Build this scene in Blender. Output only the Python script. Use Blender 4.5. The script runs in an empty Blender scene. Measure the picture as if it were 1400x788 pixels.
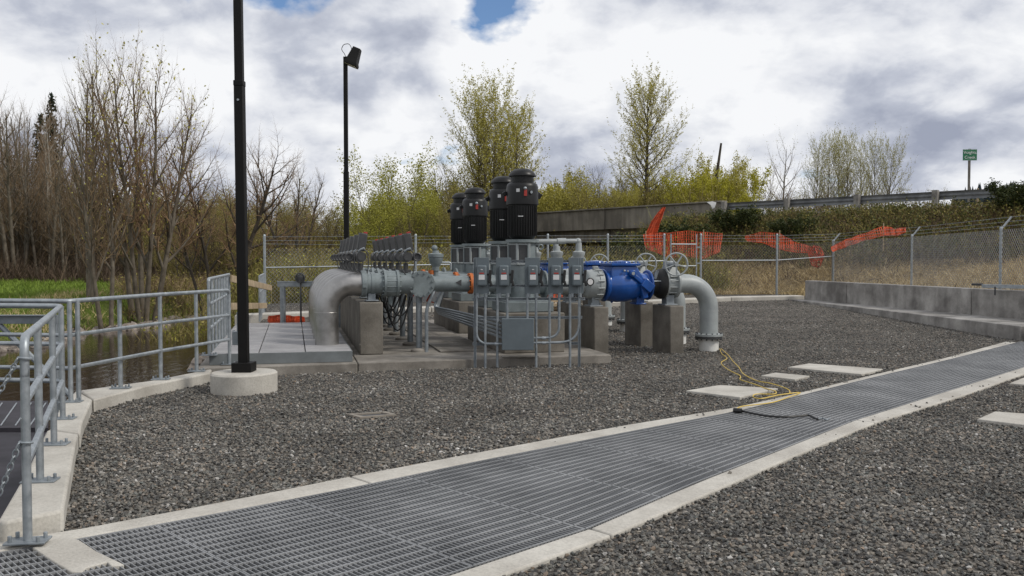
import bpy, bmesh, math, random
import numpy as np
from mathutils import Vector, Matrix
from mathutils.geometry import delaunay_2d_cdt

S = bpy.context.scene
C = S.collection
R = math.radians
rng = np.random.default_rng(7)
random.seed(7)

# ------------------------------------------------------------------ camera
CAMZ, F, CX, CY, HZ = 1.65, 1200.0, 700.0, 394.0, 355.0
PITCH = math.atan((CY - HZ) / F)
cam = bpy.data.cameras.new("camera")
cam.sensor_width = 36.0
cam.lens = 36.0 * F / 1400.0
cam.clip_start = 0.1
cam.clip_end = 6000
co = bpy.data.objects.new("camera", cam)
C.objects.link(co)
co.location = (0, 0, CAMZ)
co.rotation_euler = (math.pi / 2 - PITCH, 0, 0)
S.camera = co

# ------------------------------------------------------------------ sky, sun, exposure
SUN_EL, SUN_AZ = 44.0, 108.0          # azimuth clockwise from +Y (towards +X)
w = bpy.data.worlds.new("World")
S.world = w
w.use_nodes = True
nt = w.node_tree
nt.nodes.clear()
N = nt.nodes.new
L = nt.links.new
out = N("ShaderNodeOutputWorld")
bg = N("ShaderNodeBackground")
bg.inputs[1].default_value = 0.10
sky = N("ShaderNodeTexSky")
sky.sky_type = 'NISHITA'
sky.sun_disc = False
sky.sun_elevation = R(SUN_EL)
sky.sun_rotation = R(SUN_AZ)
tc = N("ShaderNodeTexCoord")
sep = N("ShaderNodeSeparateXYZ")
L(tc.outputs['Generated'], sep.inputs[0])


def wmath(op, a, b=None, c=None):
    n = N("ShaderNodeMath")
    n.operation = op
    for i, v in enumerate((a, b, c)):
        if v is None:
            continue
        if isinstance(v, (int, float)):
            n.inputs[i].default_value = v
        else:
            L(v, n.inputs[i])
    return n.outputs[0]


zc = wmath('ADD', wmath('MAXIMUM', sep.outputs[2], 0.0), 0.46)
comb = N("ShaderNodeCombineXYZ")
L(wmath('DIVIDE', sep.outputs[0], zc), comb.inputs[0])
L(wmath('DIVIDE', sep.outputs[1], zc), comb.inputs[1])


def wnoise(scale, detail, rough, off, dist=0.0):
    mp = N("ShaderNodeMapping")
    mp.inputs['Location'].default_value = off
    L(comb.outputs[0], mp.inputs[0])
    n = N("ShaderNodeTexNoise")
    n.inputs['Scale'].default_value = scale
    n.inputs['Detail'].default_value = detail
    n.inputs['Roughness'].default_value = rough
    n.inputs['Distortion'].default_value = dist
    L(mp.outputs[0], n.inputs['Vector'])
    return n.outputs['Fac']


def wramp(fac, stops):
    r = N("ShaderNodeValToRGB")
    e = r.color_ramp.elements
    while len(e) < len(stops):
        e.new(0.5)
    for el, (p, c) in zip(e, stops):
        el.position = p
        el.color = (*c, 1)
    L(fac, r.inputs[0])
    return r.outputs[0]


big = wnoise(2.5, 9, 0.50, (3.4, 1.2, 0.4), 0.25)
small = wnoise(7.5, 9, 0.55, (8.3, 2.2, 1.4), 0.2)
shade = wmath('ADD', wmath('MULTIPLY', big, 0.62), wmath('MULTIPLY', small, 0.38))
cl = wramp(shade, [(0.36, (3.2, 3.5, 4.4)), (0.435, (4.9, 5.2, 6.0)), (0.49, (7.0, 7.2, 7.7)), (0.56, (8.7, 8.8, 9.0))])
# gaps in the cloud: general thin places plus the open blue hole above the pumps
gapn = wnoise(4.4, 7, 0.5, (15.2, 7.9, 0.1))
hole_v = N("ShaderNodeVectorMath")
hole_v.operation = 'DISTANCE'
L(tc.outputs['Generated'], hole_v.inputs[0])
_hd = Vector((-0.015, 0.965, 0.280)).normalized()
hole_v.inputs[1].default_value = _hd
hole = wmath('MULTIPLY', wmath('MAXIMUM', wmath('SUBTRACT', 1.0, wmath('DIVIDE', hole_v.outputs['Value'], 0.12)), 0.0), 0.33)
hole_w = N("ShaderNodeVectorMath")
hole_w.operation = 'DISTANCE'
L(tc.outputs['Generated'], hole_w.inputs[0])
hole_w.inputs[1].default_value = Vector((-0.215, 0.93, 0.297)).normalized()
hole2 = wmath('MULTIPLY', wmath('MAXIMUM', wmath('SUBTRACT', 1.0, wmath('DIVIDE', hole_w.outputs['Value'], 0.08)), 0.0), 0.34)
gap = wmath('ADD', wmath('ADD', gapn, hole), hole2)
gmask = wramp(gap, [(0.68, (0, 0, 0)), (0.75, (1, 1, 1))])
skyb = N("ShaderNodeMixRGB")
skyb.blend_type = 'MULTIPLY'
skyb.inputs[0].default_value = 1.0
L(sky.outputs[0], skyb.inputs[1])
skyb.inputs[2].default_value = (0.8, 0.95, 1.15, 1)
mix = N("ShaderNodeMixRGB")
L(gmask, mix.inputs[0])
L(cl, mix.inputs[1])
L(skyb.outputs[0], mix.inputs[2])
L(mix.outputs[0], bg.inputs[0])
L(bg.outputs[0], out.inputs[0])

sun = bpy.data.lights.new("sun", 'SUN')
sun.energy = 1.9
sun.angle = R(10)
sun.color = (1.0, 0.95, 0.87)
so = bpy.data.objects.new("sun", sun)
C.objects.link(so)
_sd = Vector((math.sin(R(SUN_AZ)) * math.cos(R(SUN_EL)), math.cos(R(SUN_AZ)) * math.cos(R(SUN_EL)), math.sin(R(SUN_EL))))
so.rotation_euler = _sd.to_track_quat('Z', 'Y').to_euler()
so.location = _sd * 100
S.view_settings.view_transform = 'Standard'
S.view_settings.look = 'None'
S.view_settings.exposure = 0.1
S.view_settings.gamma = 1.0
S.cycles.max_bounces = 6
S.cycles.transparent_max_bounces = 8

# ------------------------------------------------------------------ helpers: survey points
_cp, _sp = math.cos(PITCH), math.sin(PITCH)


def ray(px, py):
    dx, dy = (px - CX) / F, (CY - py) / F
    return np.array((dx, _cp + dy * _sp, -_sp + dy * _cp))


def G(px, py, z=0.0):
    d = ray(px, py)
    t = (z - CAMZ) / d[2]
    return Vector((d[0] * t, d[1] * t, z))


def W(px, py, Y):
    d = ray(px, py)
    t = Y / d[1]
    return Vector((d[0] * t, Y, CAMZ + d[2] * t))


def GG(px, py, dz=0.0):
    z = 0.0
    for _ in range(12):
        p = G(px, py, z + dz)
        z = yard_z(p.x, p.y)
    return G(px, py, z + dz)


def sstep(a, b, x):
    t = np.clip((np.asarray(x, float) - a) / (b - a), 0, 1)
    return t * t * (3 - 2 * t)


def yard_z(x, y):
    return float(0.28 * np.clip((y - 18.5) / 11.5, 0, 1))


# ------------------------------------------------------------------ helpers: meshes
class MB:
    def __init__(s):
        s.v, s.f, s.n = [], [], 0

    def add(s, verts, faces):
        b = s.n
        s.v.extend([tuple(map(float, p)) for p in verts])
        s.f.extend([tuple(i + b for i in f) for f in faces])
        s.n += len(verts)
        return s

    def box(s, c, size, rz=0.0, rot=None):
        hx, hy, hz = size[0] / 2, size[1] / 2, size[2] / 2
        m = rot if rot is not None else Matrix.Rotation(rz, 3, 'Z')
        c = Vector(c)
        vs = [c + m @ Vector((x, y, z)) for x in (-hx, hx) for y in (-hy, hy) for z in (-hz, hz)]
        return s.add(vs, [(0, 1, 3, 2), (4, 6, 7, 5), (0, 4, 5, 1), (2, 3, 7, 6), (0, 2, 6, 4), (1, 5, 7, 3)])

    def frame(s, ax):
        ax = Vector(ax).normalized()
        h = Vector((0, 0, 1)) if abs(ax.z) < 0.9 else Vector((1, 0, 0))
        a = ax.cross(h).normalized()
        return a, ax.cross(a).normalized(), ax

    def lathe(s, prof, o=(0, 0, 0), ax=(0, 0, 1), n=20, cap=True, phase=0.0):
        o = Vector(o)
        a, b, ax = s.frame(ax)
        vs, fs = [], []
        for r, h in prof:
            for k in range(n):
                t = 2 * math.pi * k / n + phase
                vs.append(o + ax * h + (a * math.cos(t) + b * math.sin(t)) * r)
        m = len(prof)
        for i in range(m - 1):
            for k in range(n):
                k2 = (k + 1) % n
                fs.append((i * n + k, i * n + k2, (i + 1) * n + k2, (i + 1) * n + k))
        if cap:
            fs.append(tuple(range(n - 1, -1, -1)))
            fs.append(tuple((m - 1) * n + k for k in range(n)))
        return s.add(vs, fs)

    def cyl(s, p0, p1, r0, r1=None, n=12, cap=True):
        p0, p1 = Vector(p0), Vector(p1)
        d = p1 - p0
        return s.lathe([(r0, 0), (r0 if r1 is None else r1, d.length)], p0, d, n, cap)

    def tube(s, pts, r, n=8, closed=False, cap=True):
        pts = [Vector(p) for p in pts]
        m = len(pts)
        rr = r if hasattr(r, '__len__') else [r] * m
        vs, fs = [], []
        prev = None
        for i, p in enumerate(pts):
            if closed:
                t = pts[(i + 1) % m] - pts[i - 1]
            else:
                t = pts[min(i + 1, m - 1)] - pts[max(i - 1, 0)]
            t = t.normalized() if t.length > 1e-9 else Vector((0, 0, 1))
            if prev is None:
                h = Vector((0, 0, 1)) if abs(t.z) < 0.9 else Vector((1, 0, 0))
                a = t.cross(h).normalized()
            else:
                a = (prev - t * prev.dot(t))
                a = a.normalized() if a.length > 1e-6 else t.orthogonal().normalized()
            prev = a
            b = t.cross(a)
            for k in range(n):
                q = 2 * math.pi * k / n
                vs.append(p + (a * math.cos(q) + b * math.sin(q)) * rr[i])
        for i in range(m if closed else m - 1):
            j = (i + 1) % m
            for k in range(n):
                k2 = (k + 1) % n
                fs.append((i * n + k, i * n + k2, j * n + k2, j * n + k))
        if cap and not closed:
            fs.append(tuple(range(n - 1, -1, -1)))
            fs.append(tuple((m - 1) * n + k for k in range(n)))
        return s.add(vs, fs)

    def torus(s, c, ax, Rr, r, n=24, k=8):
        a, b, ax = s.frame(ax)
        c = Vector(c)
        return s.tube([c + (a * math.cos(2 * math.pi * i / n) + b * math.sin(2 * math.pi * i / n)) * Rr for i in range(n)], r, k, True)

    def sphere(s, c, r, n=12, m=8, sc=(1, 1, 1)):
        prof = [(max(r * math.sin(math.pi * i / m), 1e-4), -r * math.cos(math.pi * i / m)) for i in range(m + 1)]
        b0 = len(s.v)
        s.lathe(prof, (0, 0, 0), (0, 0, 1), n)
        for i in range(b0, len(s.v)):
            x, y, z = s.v[i]
            s.v[i] = (c[0] + x * sc[0], c[1] + y * sc[1], c[2] + z * sc[2])
        return s

    def prism(s, poly, z0, z1):
        n = len(poly)
        vs = [(p[0], p[1], z0 if not callable(z0) else z0(*p[:2])) for p in poly] + [(p[0], p[1], z1 if not callable(z1) else z1(*p[:2])) for p in poly]
        fs = [tuple(range(n - 1, -1, -1)), tuple(range(n, 2 * n))]
        fs += [(i, (i + 1) % n, n + (i + 1) % n, n + i) for i in range(n)]
        return s.add(vs, fs)

    def bolts(s, c, ax, Rr, n, r=0.016, h=0.03):
        a, b, ax = s.frame(ax)
        c = Vector(c)
        for i in range(n):
            t = 2 * math.pi * (i + 0.5) / n
            p = c + (a * math.cos(t) + b * math.sin(t)) * Rr
            s.cyl(p - ax * h / 2, p + ax * h / 2, r, n=6)
        return s

    def mesh(s, name, mat, smooth=35):
        me = bpy.data.meshes.new(name)
        me.from_pydata(s.v, [], s.f)
        bm = bmesh.new()
        bm.from_mesh(me)
        bmesh.ops.recalc_face_normals(bm, faces=bm.faces)
        bm.to_mesh(me)
        bm.free()
        if mat:
            for m_ in (mat if isinstance(mat, (list, tuple)) else [mat]):
                me.materials.append(m_)
        if smooth:
            me.polygons.foreach_set('use_smooth', [True] * len(me.polygons))
            me.set_sharp_from_angle(angle=R(smooth))
        return me

    def build(s, name, mat, parent=None, loc=(0, 0, 0), rz=0.0, bevel=0.0, smooth=35, seg=2):
        o = bpy.data.objects.new(name, s.mesh(name, mat, smooth))
        C.objects.link(o)
        o.location = loc
        o.rotation_euler = (0, 0, rz)
        if parent is not None:
            o.parent = parent
        if bevel:
            m = o.modifiers.new("bevel", 'BEVEL')
            m.width = bevel
            m.segments = seg
            m.limit_method = 'ANGLE'
            m.angle_limit = R(40)
            m.harden_normals = False
        return o


def tag(o, label=None, cat=None, group=None, kind=None):
    if label:
        o['label'] = label
    if cat:
        o['category'] = cat
    if group:
        o['group'] = group
    if kind:
        o['kind'] = kind
    return o


def thing(name, label, cat, loc=(0, 0, 0), rz=0.0, group=None):
    o = bpy.data.objects.new(name, None)
    o.empty_display_size = 0.2
    C.objects.link(o)
    o.location = loc
    o.rotation_euler = (0, 0, rz)
    return tag(o, label, cat, group)


def struct(o, label=None):
    o['kind'] = 'structure'
    if label:
        o['label'] = label
    return o


KIDS = {}


def copy_tree(o, parent=None):
    c = o.copy()
    C.objects.link(c)
    if parent is not None:
        c.parent = parent
    for ch in list(o.children):
        copy_tree(ch, c)
    return c


def put(src, label, loc, rz=None, group=None, scale=None):
    c = copy_tree(src)
    c.location = loc
    if rz is not None:
        c.rotation_euler = (0, 0, rz)
    if scale is not None:
        c.scale = scale
    c['label'] = label
    if group:
        c['group'] = group
    return c


def np_mesh(name, verts, faces, mat, smooth=False):
    """verts (n,3); faces list of int arrays (m,k) - fast path."""
    me = bpy.data.meshes.new(name)
    verts = np.asarray(verts, np.float32)
    me.vertices.add(len(verts))
    me.vertices.foreach_set('co', verts.ravel())
    idx, st, tot, p = [], [], [], 0
    for fa in faces:
        fa = np.asarray(fa, np.int32)
        if len(fa) == 0:
            continue
        k = fa.shape[1]
        idx.append(fa.ravel())
        st.append(p + np.arange(len(fa)) * k)
        tot.append(np.full(len(fa), k))
        p += fa.size
    idx = np.concatenate(idx)
    me.loops.add(len(idx))
    me.loops.foreach_set('vertex_index', idx)
    st = np.concatenate(st)
    me.polygons.add(len(st))
    me.polygons.foreach_set('loop_start', st.astype(np.int32))
    me.polygons.foreach_set('use_smooth', np.full(len(st), smooth))
    me.update(calc_edges=True)
    me.validate()
    if mat:
        me.materials.append(mat)
    return me


def link(name, me, parent=None, loc=(0, 0, 0), rz=0.0, scale=None):
    o = bpy.data.objects.new(name, me)
    C.objects.link(o)
    o.location = loc
    o.rotation_euler = (0, 0, rz)
    if scale is not None:
        o.scale = scale
    if parent is not None:
        o.parent = parent
    return o


NTH = ['first', 'second', 'third', 'fourth', 'fifth', 'sixth', 'seventh', 'eighth', 'ninth', 'tenth', 'eleventh', 'twelfth', 'thirteenth', 'fourteenth', 'fifteenth', 'sixteenth', 'seventeenth', 'eighteenth', 'nineteenth', 'twentieth', 'twenty first', 'twenty second', 'twenty third', 'twenty fourth']
ORD = ['nearest', 'second', 'third', 'fourth', 'fifth', 'sixth', 'seventh', 'eighth', 'ninth', 'tenth', 'eleventh', 'twelfth']

# ------------------------------------------------------------------ materials
MATS = {}


def mat(name, col, rough=0.6, metal=0.0, var=0.15, vscale=3.0, bump=0.0, bscale=40.0, col2=None, streak=0.0, rvar=0.0, coat=0.0, spec=0.5, objrand=0.0, world=False, ramp=(0.38, 0.64), speck=0.0):
    m = bpy.data.materials.new(name)
    m.use_nodes = True
    t = m.node_tree
    b = t.nodes['Principled BSDF']
    b.inputs['Roughness'].default_value = rough
    b.inputs['Metallic'].default_value = metal
    b.inputs['Specular IOR Level'].default_value = spec
    if coat:
        b.inputs['Coat Weight'].default_value = coat
        b.inputs['Coat Roughness'].default_value = 0.15
    n = t.nodes.new
    lk = t.links.new
    if world:
        geo = n('ShaderNodeNewGeometry')
        vec = geo.outputs['Position']
    else:
        tcn = n('ShaderNodeTexCoord')
        vec = tcn.outputs['Object']
    noi = n('ShaderNodeTexNoise')
    noi.inputs['Scale'].default_value = vscale
    noi.inputs['Detail'].default_value = 7
    noi.inputs['Roughness'].default_value = 0.65
    lk(vec, noi.inputs['Vector'])
    rp = n('ShaderNodeValToRGB')
    c2 = col2 if col2 else tuple(min(1, c * (1 + var)) for c in col)
    c1 = col if col2 else tuple(c * (1 - var) for c in col)
    rp.color_ramp.elements[0].position = ramp[0]
    rp.color_ramp.elements[1].position = ramp[1]
    rp.color_ramp.elements[0].color = (*c1, 1)
    rp.color_ramp.elements[1].color = (*c2, 1)
    lk(noi.outputs['Fac'], rp.inputs[0])
    colout = rp.outputs[0]
    if streak:
        mp = n('ShaderNodeMapping')
        mp.inputs['Scale'].default_value = (3.1, 3.1, 0.45)
        lk(vec, mp.inputs[0])
        ns = n('ShaderNodeTexNoise')
        ns.inputs['Scale'].default_value = 1.0
        ns.inputs['Detail'].default_value = 5
        lk(mp.outputs[0], ns.inputs['Vector'])
        r2 = n('ShaderNodeValToRGB')
        r2.color_ramp.elements[0].position = 0.35
        r2.color_ramp.elements[1].position = 0.62
        r2.color_ramp.elements[0].color = (1 - streak,) * 3 + (1,)
        r2.color_ramp.elements[1].color = (1, 1, 1, 1)
        lk(ns.outputs['Fac'], r2.inputs[0])
        mx = n('ShaderNodeMixRGB')
        mx.blend_type = 'MULTIPLY'
        mx.inputs[0].default_value = 1
        lk(colout, mx.inputs[1])
        lk(r2.outputs[0], mx.inputs[2])
        colout = mx.outputs[0]
    if speck:
        nsp = n('ShaderNodeTexNoise')
        nsp.inputs['Scale'].default_value = 55.0
        nsp.inputs['Detail'].default_value = 3
        lk(vec, nsp.inputs['Vector'])
        r3 = n('ShaderNodeValToRGB')
        r3.color_ramp.elements[0].position = 0.3
        r3.color_ramp.elements[1].position = 0.6
        r3.color_ramp.elements[0].color = (1 - speck,) * 3 + (1,)
        r3.color_ramp.elements[1].color = (1, 1, 1, 1)
        lk(nsp.outputs['Fac'], r3.inputs[0])
        mx = n('ShaderNodeMixRGB')
        mx.blend_type = 'MULTIPLY'
        mx.inputs[0].default_value = 1
        lk(colout, mx.inputs[1])
        lk(r3.outputs[0], mx.inputs[2])
        colout = mx.outputs[0]
    if objrand:
        oi = n('ShaderNodeObjectInfo')
        mr = n('ShaderNodeMapRange')
        mr.inputs[3].default_value = 1 - objrand
        mr.inputs[4].default_value = 1 + objrand
        lk(oi.outputs['Random'], mr.inputs[0])
        hs = n('ShaderNodeHueSaturation')
        lk(mr.outputs[0], hs.inputs['Value'])
        lk(colout, hs.inputs['Color'])
        colout = hs.outputs[0]
    lk(colout, b.inputs['Base Color'])
    if rvar:
        mr = n('ShaderNodeMapRange')
        mr.inputs[1].default_value = 0.3
        mr.inputs[2].default_value = 0.7
        mr.inputs[3].default_value = max(0.02, rough - rvar)
        mr.inputs[4].default_value = min(1, rough + rvar)
        lk(noi.outputs['Fac'], mr.inputs[0])
        lk(mr.outputs[0], b.inputs['Roughness'])
    if bump:
        nb = n('ShaderNodeTexNoise')
        nb.inputs['Scale'].default_value = bscale
        nb.inputs['Detail'].default_value = 5
        lk(vec, nb.inputs['Vector'])
        bp = n('ShaderNodeBump')
        bp.inputs['Strength'].default_value = bump
        bp.inputs['Distance'].default_value = 0.01
        lk(nb.outputs['Fac'], bp.inputs['Height'])
        lk(bp.outputs[0], b.inputs['Normal'])
    MATS[name] = m
    return m


def leafmat(name, col, col2, trans=0.25, rough=0.6):
    m = bpy.data.materials.new(name)
    m.use_nodes = True
    t = m.node_tree
    b = t.nodes['Principled BSDF']
    b.inputs['Roughness'].default_value = rough
    b.inputs['Specular IOR Level'].default_value = 0.2
    n, lk = t.nodes.new, t.links.new
    geo = n('ShaderNodeNewGeometry')
    rp = n('ShaderNodeValToRGB')
    rp.color_ramp.elements[0].color = (*col, 1)
    rp.color_ramp.elements[1].color = (*col2, 1)
    lk(geo.outputs['Random Per Island'], rp.inputs[0])
    lk(rp.outputs[0], b.inputs['Base Color'])
    if trans:
        tr = n('ShaderNodeBsdfTranslucent')
        lk(rp.outputs[0], tr.inputs[0])
        ms = n('ShaderNodeMixShader')
        ms.inputs[0].default_value = trans
        lk(b.outputs[0], ms.inputs[1])
        lk(tr.outputs[0], ms.inputs[2])
        lk(ms.outputs[0], t.nodes['Material Output'].inputs[0])
    return m


M_kerb = mat('pale_concrete', (0.40, 0.375, 0.33), 0.85, col2=(0.55, 0.525, 0.47), vscale=1.6, bump=0.25, bscale=60, world=True, speck=0.18)
M_conc = mat('weathered_concrete', (0.175, 0.158, 0.135), 0.9, col2=(0.31, 0.285, 0.25), vscale=2.2, bump=0.3, bscale=50, world=True, streak=0.22, speck=0.15)
M_pillar = mat('brown_concrete', (0.135, 0.121, 0.10), 0.9, col2=(0.225, 0.205, 0.175), vscale=2.6, bump=0.3, bscale=45, world=True, streak=0.2, speck=0.15)
M_wall = mat('stained_concrete', (0.20, 0.187, 0.172), 0.88, col2=(0.45, 0.43, 0.40), vscale=1.3, bump=0.3, bscale=30, world=True, streak=0.28, speck=0.15)
M_galv = mat('galvanized_steel', (0.30, 0.33, 0.35), 0.5, 0.65, col2=(0.42, 0.45, 0.47), vscale=14, rvar=0.1)
M_galvd = mat('dull_galvanized_steel', (0.21, 0.235, 0.255), 0.55, 0.5, col2=(0.31, 0.34, 0.36), vscale=9, rvar=0.1)
M_wire = mat('weathered_wire', (0.26, 0.265, 0.265), 0.6, 0.3, var=0.2, vscale=3)
M_grate = mat('grating_steel', (0.24, 0.245, 0.25), 0.55, 0.35, col2=(0.36, 0.365, 0.37), vscale=1.2, rvar=0.1, world=True)
M_stain = mat('stainless_steel', (0.30, 0.293, 0.282), 0.42, 0.92, col2=(0.42, 0.41, 0.40), vscale=3.5, rvar=0.1, bump=0.03)
M_grey = mat('blue_grey_paint', (0.19, 0.222, 0.228), 0.45, 0.0, var=0.15, vscale=5, rvar=0.1, speck=0.12, streak=0.16)
M_lgrey = mat('light_grey_paint', (0.33, 0.355, 0.355), 0.40, 0.0, var=0.09, vscale=4, rvar=0.09, speck=0.08, streak=0.10)
M_white = mat('white_pipe', (0.66, 0.66, 0.63), 0.5, var=0.08, vscale=6, speck=0.08)
M_blk = mat('black_motor_paint', (0.008, 0.008, 0.0083), 0.42, var=0.25, vscale=5, rvar=0.08, spec=0.35)
M_pole = mat('black_pole_paint', (0.005, 0.0045, 0.0043), 0.6, var=0.2, vscale=5, spec=0.25)
M_rub = mat('black_rubber', (0.010, 0.010, 0.010), 0.6, var=0.3, vscale=9)
M_blue = mat('glossy_blue_paint', (0.006, 0.068, 0.29), 0.28, var=0.15, vscale=4, coat=0.4)
M_sw = mat('switch_grey_paint', (0.115, 0.14, 0.155), 0.45, var=0.07, vscale=5, rvar=0.05)
M_act = mat('dark_grey_plastic', (0.05, 0.051, 0.053), 0.5, var=0.2, vscale=8)
M_red = mat('red_paint', (0.35, 0.03, 0.02), 0.5)
M_rust = mat('orange_rust_paint', (0.42, 0.11, 0.02), 0.6, var=0.3, vscale=12)
M_lab = mat('white_label', (0.62, 0.62, 0.62), 0.5, var=0.05)
M_or = mat('orange_netting', (0.46, 0.06, 0.014), 0.7, var=0.35, vscale=2)
M_wood = mat('raw_lumber', (0.40, 0.31, 0.20), 0.8, var=0.2, vscale=5, streak=0.1)
M_rail = mat('aged_guard_rail', (0.10, 0.105, 0.11), 0.6, 0.3, col2=(0.20, 0.205, 0.21), vscale=1.5, world=True)
M_greywood = mat('weathered_grey_timber', (0.16, 0.15, 0.135), 0.85, col2=(0.30, 0.285, 0.26), vscale=4, streak=0.2)
M_deck = mat('pale_deck_plank', (0.245, 0.24, 0.245), 0.75, col2=(0.34, 0.335, 0.335), vscale=2.5, world=True, speck=0.12, bump=0.1, objrand=0.09)
M_dkedge = mat('deck_edge_grey', (0.15, 0.165, 0.17), 0.7, var=0.15, vscale=3)
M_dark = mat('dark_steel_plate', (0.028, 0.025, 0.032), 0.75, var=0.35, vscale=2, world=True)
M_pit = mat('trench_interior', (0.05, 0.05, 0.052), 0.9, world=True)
M_yel = mat('yellow_cord', (0.62, 0.44, 0.08), 0.5, var=0.1)
M_black = mat('black_cable', (0.012, 0.012, 0.012), 0.5)
M_green = mat('sign_green', (0.01, 0.16, 0.07), 0.45, var=0.05)
M_signw = mat('sign_white', (0.75, 0.77, 0.75), 0.5, var=0.03)
M_asph = mat('asphalt', (0.05, 0.05, 0.05), 0.9, world=True)
M_bridge = mat('bridge_concrete', (0.135, 0.12, 0.098), 0.9, col2=(0.26, 0.235, 0.195), vscale=0.35, bump=0.2, bscale=10, world=True, streak=0.35)
M_lens = mat('lamp_lens', (0.45, 0.42, 0.28), 0.3)
M_bark = mat('grey_brown_bark', (0.075, 0.060, 0.042), 0.9, col2=(0.17, 0.145, 0.11), vscale=2.5, bump=0.4, bscale=12)
M_barkd = mat('dark_bark', (0.040, 0.032, 0.024), 0.9, col2=(0.085, 0.07, 0.05), vscale=2.5)
M_barkp = mat('pale_bark', (0.16, 0.14, 0.11), 0.9, col2=(0.34, 0.31, 0.26), vscale=1.6)
M_twigb = leafmat('brown_twig', (0.115, 0.078, 0.045), (0.27, 0.195, 0.115), 0.0, 0.8)
M_twigr = leafmat('red_brown_twig', (0.13, 0.08, 0.045), (0.30, 0.20, 0.115), 0.0, 0.8)
M_twigp = leafmat('pale_tan_twig', (0.12, 0.098, 0.055), (0.28, 0.235, 0.135), 0.0, 0.8)
M_twigd = leafmat('dark_brown_twig', (0.05, 0.034, 0.024), (0.14, 0.10, 0.068), 0.0, 0.8)  # darker brown twigs for the wood undergrowth
M_twigo = leafmat('olive_twig', (0.12, 0.098, 0.038), (0.30, 0.245, 0.095), 0.0, 0.8)
M_twigg = leafmat('green_twig', (0.10, 0.105, 0.026), (0.26, 0.26, 0.065), 0.1, 0.8)
M_lfy = leafmat('yellow_green_bud', (0.32, 0.29, 0.06), (0.56, 0.51, 0.13))
M_lfg = leafmat('fresh_green_leaf', (0.22, 0.22, 0.035), (0.45, 0.43, 0.08))
M_lfg2 = leafmat('bright_willow_leaf', (0.30, 0.29, 0.03), (0.58, 0.54, 0.07))
M_lfo = leafmat('olive_leaf', (0.17, 0.145, 0.04), (0.34, 0.29, 0.085))
M_lfp = leafmat('pale_bud', (0.28, 0.27, 0.09), (0.50, 0.47, 0.18))
M_need = leafmat('dark_needle', (0.010, 0.02, 0.012), (0.03, 0.05, 0.028), 0.05)
M_dkleaf = leafmat('dark_evergreen_leaf', (0.018, 0.028, 0.010), (0.07, 0.085, 0.022), 0.15)
M_slopeleaf = leafmat('slope_green_leaf', (0.04, 0.052, 0.014), (0.14, 0.15, 0.04), 0.15)
M_straw = leafmat('dry_straw', (0.34, 0.25, 0.125), (0.68, 0.55, 0.31), 0.1, 0.8)
M_dead = leafmat('dead_brown_weed', (0.065, 0.043, 0.028), (0.17, 0.115, 0.07), 0.0, 0.8)
M_grass = leafmat('green_grass', (0.085, 0.13, 0.018), (0.23, 0.31, 0.055), 0.2, 0.7)
M_rock = mat('bank_stone', (0.10, 0.085, 0.07), 0.9, col2=(0.34, 0.29, 0.25), vscale=1.5, objrand=0.35)


def gravel_ground_mat():
    m = bpy.data.materials.new('crushed_gravel')
    m.use_nodes = True
    t = m.node_tree
    b = t.nodes['Principled BSDF']
    b.inputs['Roughness'].default_value = 0.9
    b.inputs['Specular IOR Level'].default_value = 0.25
    n, lk = t.nodes.new, t.links.new
    geo = n('ShaderNodeNewGeometry')
    vo = n('ShaderNodeTexVoronoi')
    vo.inputs['Scale'].default_value = 34
    lk(geo.outputs['Position'], vo.inputs['Vector'])
    bw = n('ShaderNodeSeparateColor')
    lk(vo.outputs['Color'], bw.inputs[0])
    rp = n('ShaderNodeValToRGB')
    e = rp.color_ramp.elements
    stops = [(0.0, (0.028, 0.026, 0.024)), (0.35, (0.07, 0.064, 0.058)), (0.65, (0.115, 0.103, 0.088)), (0.88, (0.17, 0.148, 0.12)), (1.0, (0.40, 0.37, 0.32))]
    while len(e) < len(stops):
        e.new(0.5)
    for el, (p, c) in zip(e, stops):
        el.position = p
        el.color = (*c, 1)
    lk(bw.outputs[0], rp.inputs[0])
    noi = n('ShaderNodeTexNoise')
    noi.inputs['Scale'].default_value = 0.7
    noi.inputs['Detail'].default_value = 6
    lk(geo.outputs['Position'], noi.inputs['Vector'])
    mr = n('ShaderNodeMapRange')
    mr.inputs[1].default_value = 0.3
    mr.inputs[2].default_value = 0.7
    mr.inputs[3].default_value = 0.8
    mr.inputs[4].default_value = 1.2
    lk(noi.outputs['Fac'], mr.inputs[0])
    hs = n('ShaderNodeHueSaturation')
    lk(rp.outputs[0], hs.inputs['Color'])
    lk(mr.outputs[0], hs.inputs['Value'])
    lk(hs.outputs[0], b.inputs['Base Color'])
    bp = n('ShaderNodeBump')
    bp.invert = True
    bp.inputs['Strength'].default_value = 0.9
    bp.inputs['Distance'].default_value = 0.03
    lk(vo.outputs['Distance'], bp.inputs['Height'])
    lk(bp.outputs[0], b.inputs['Normal'])
    return m


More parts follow.
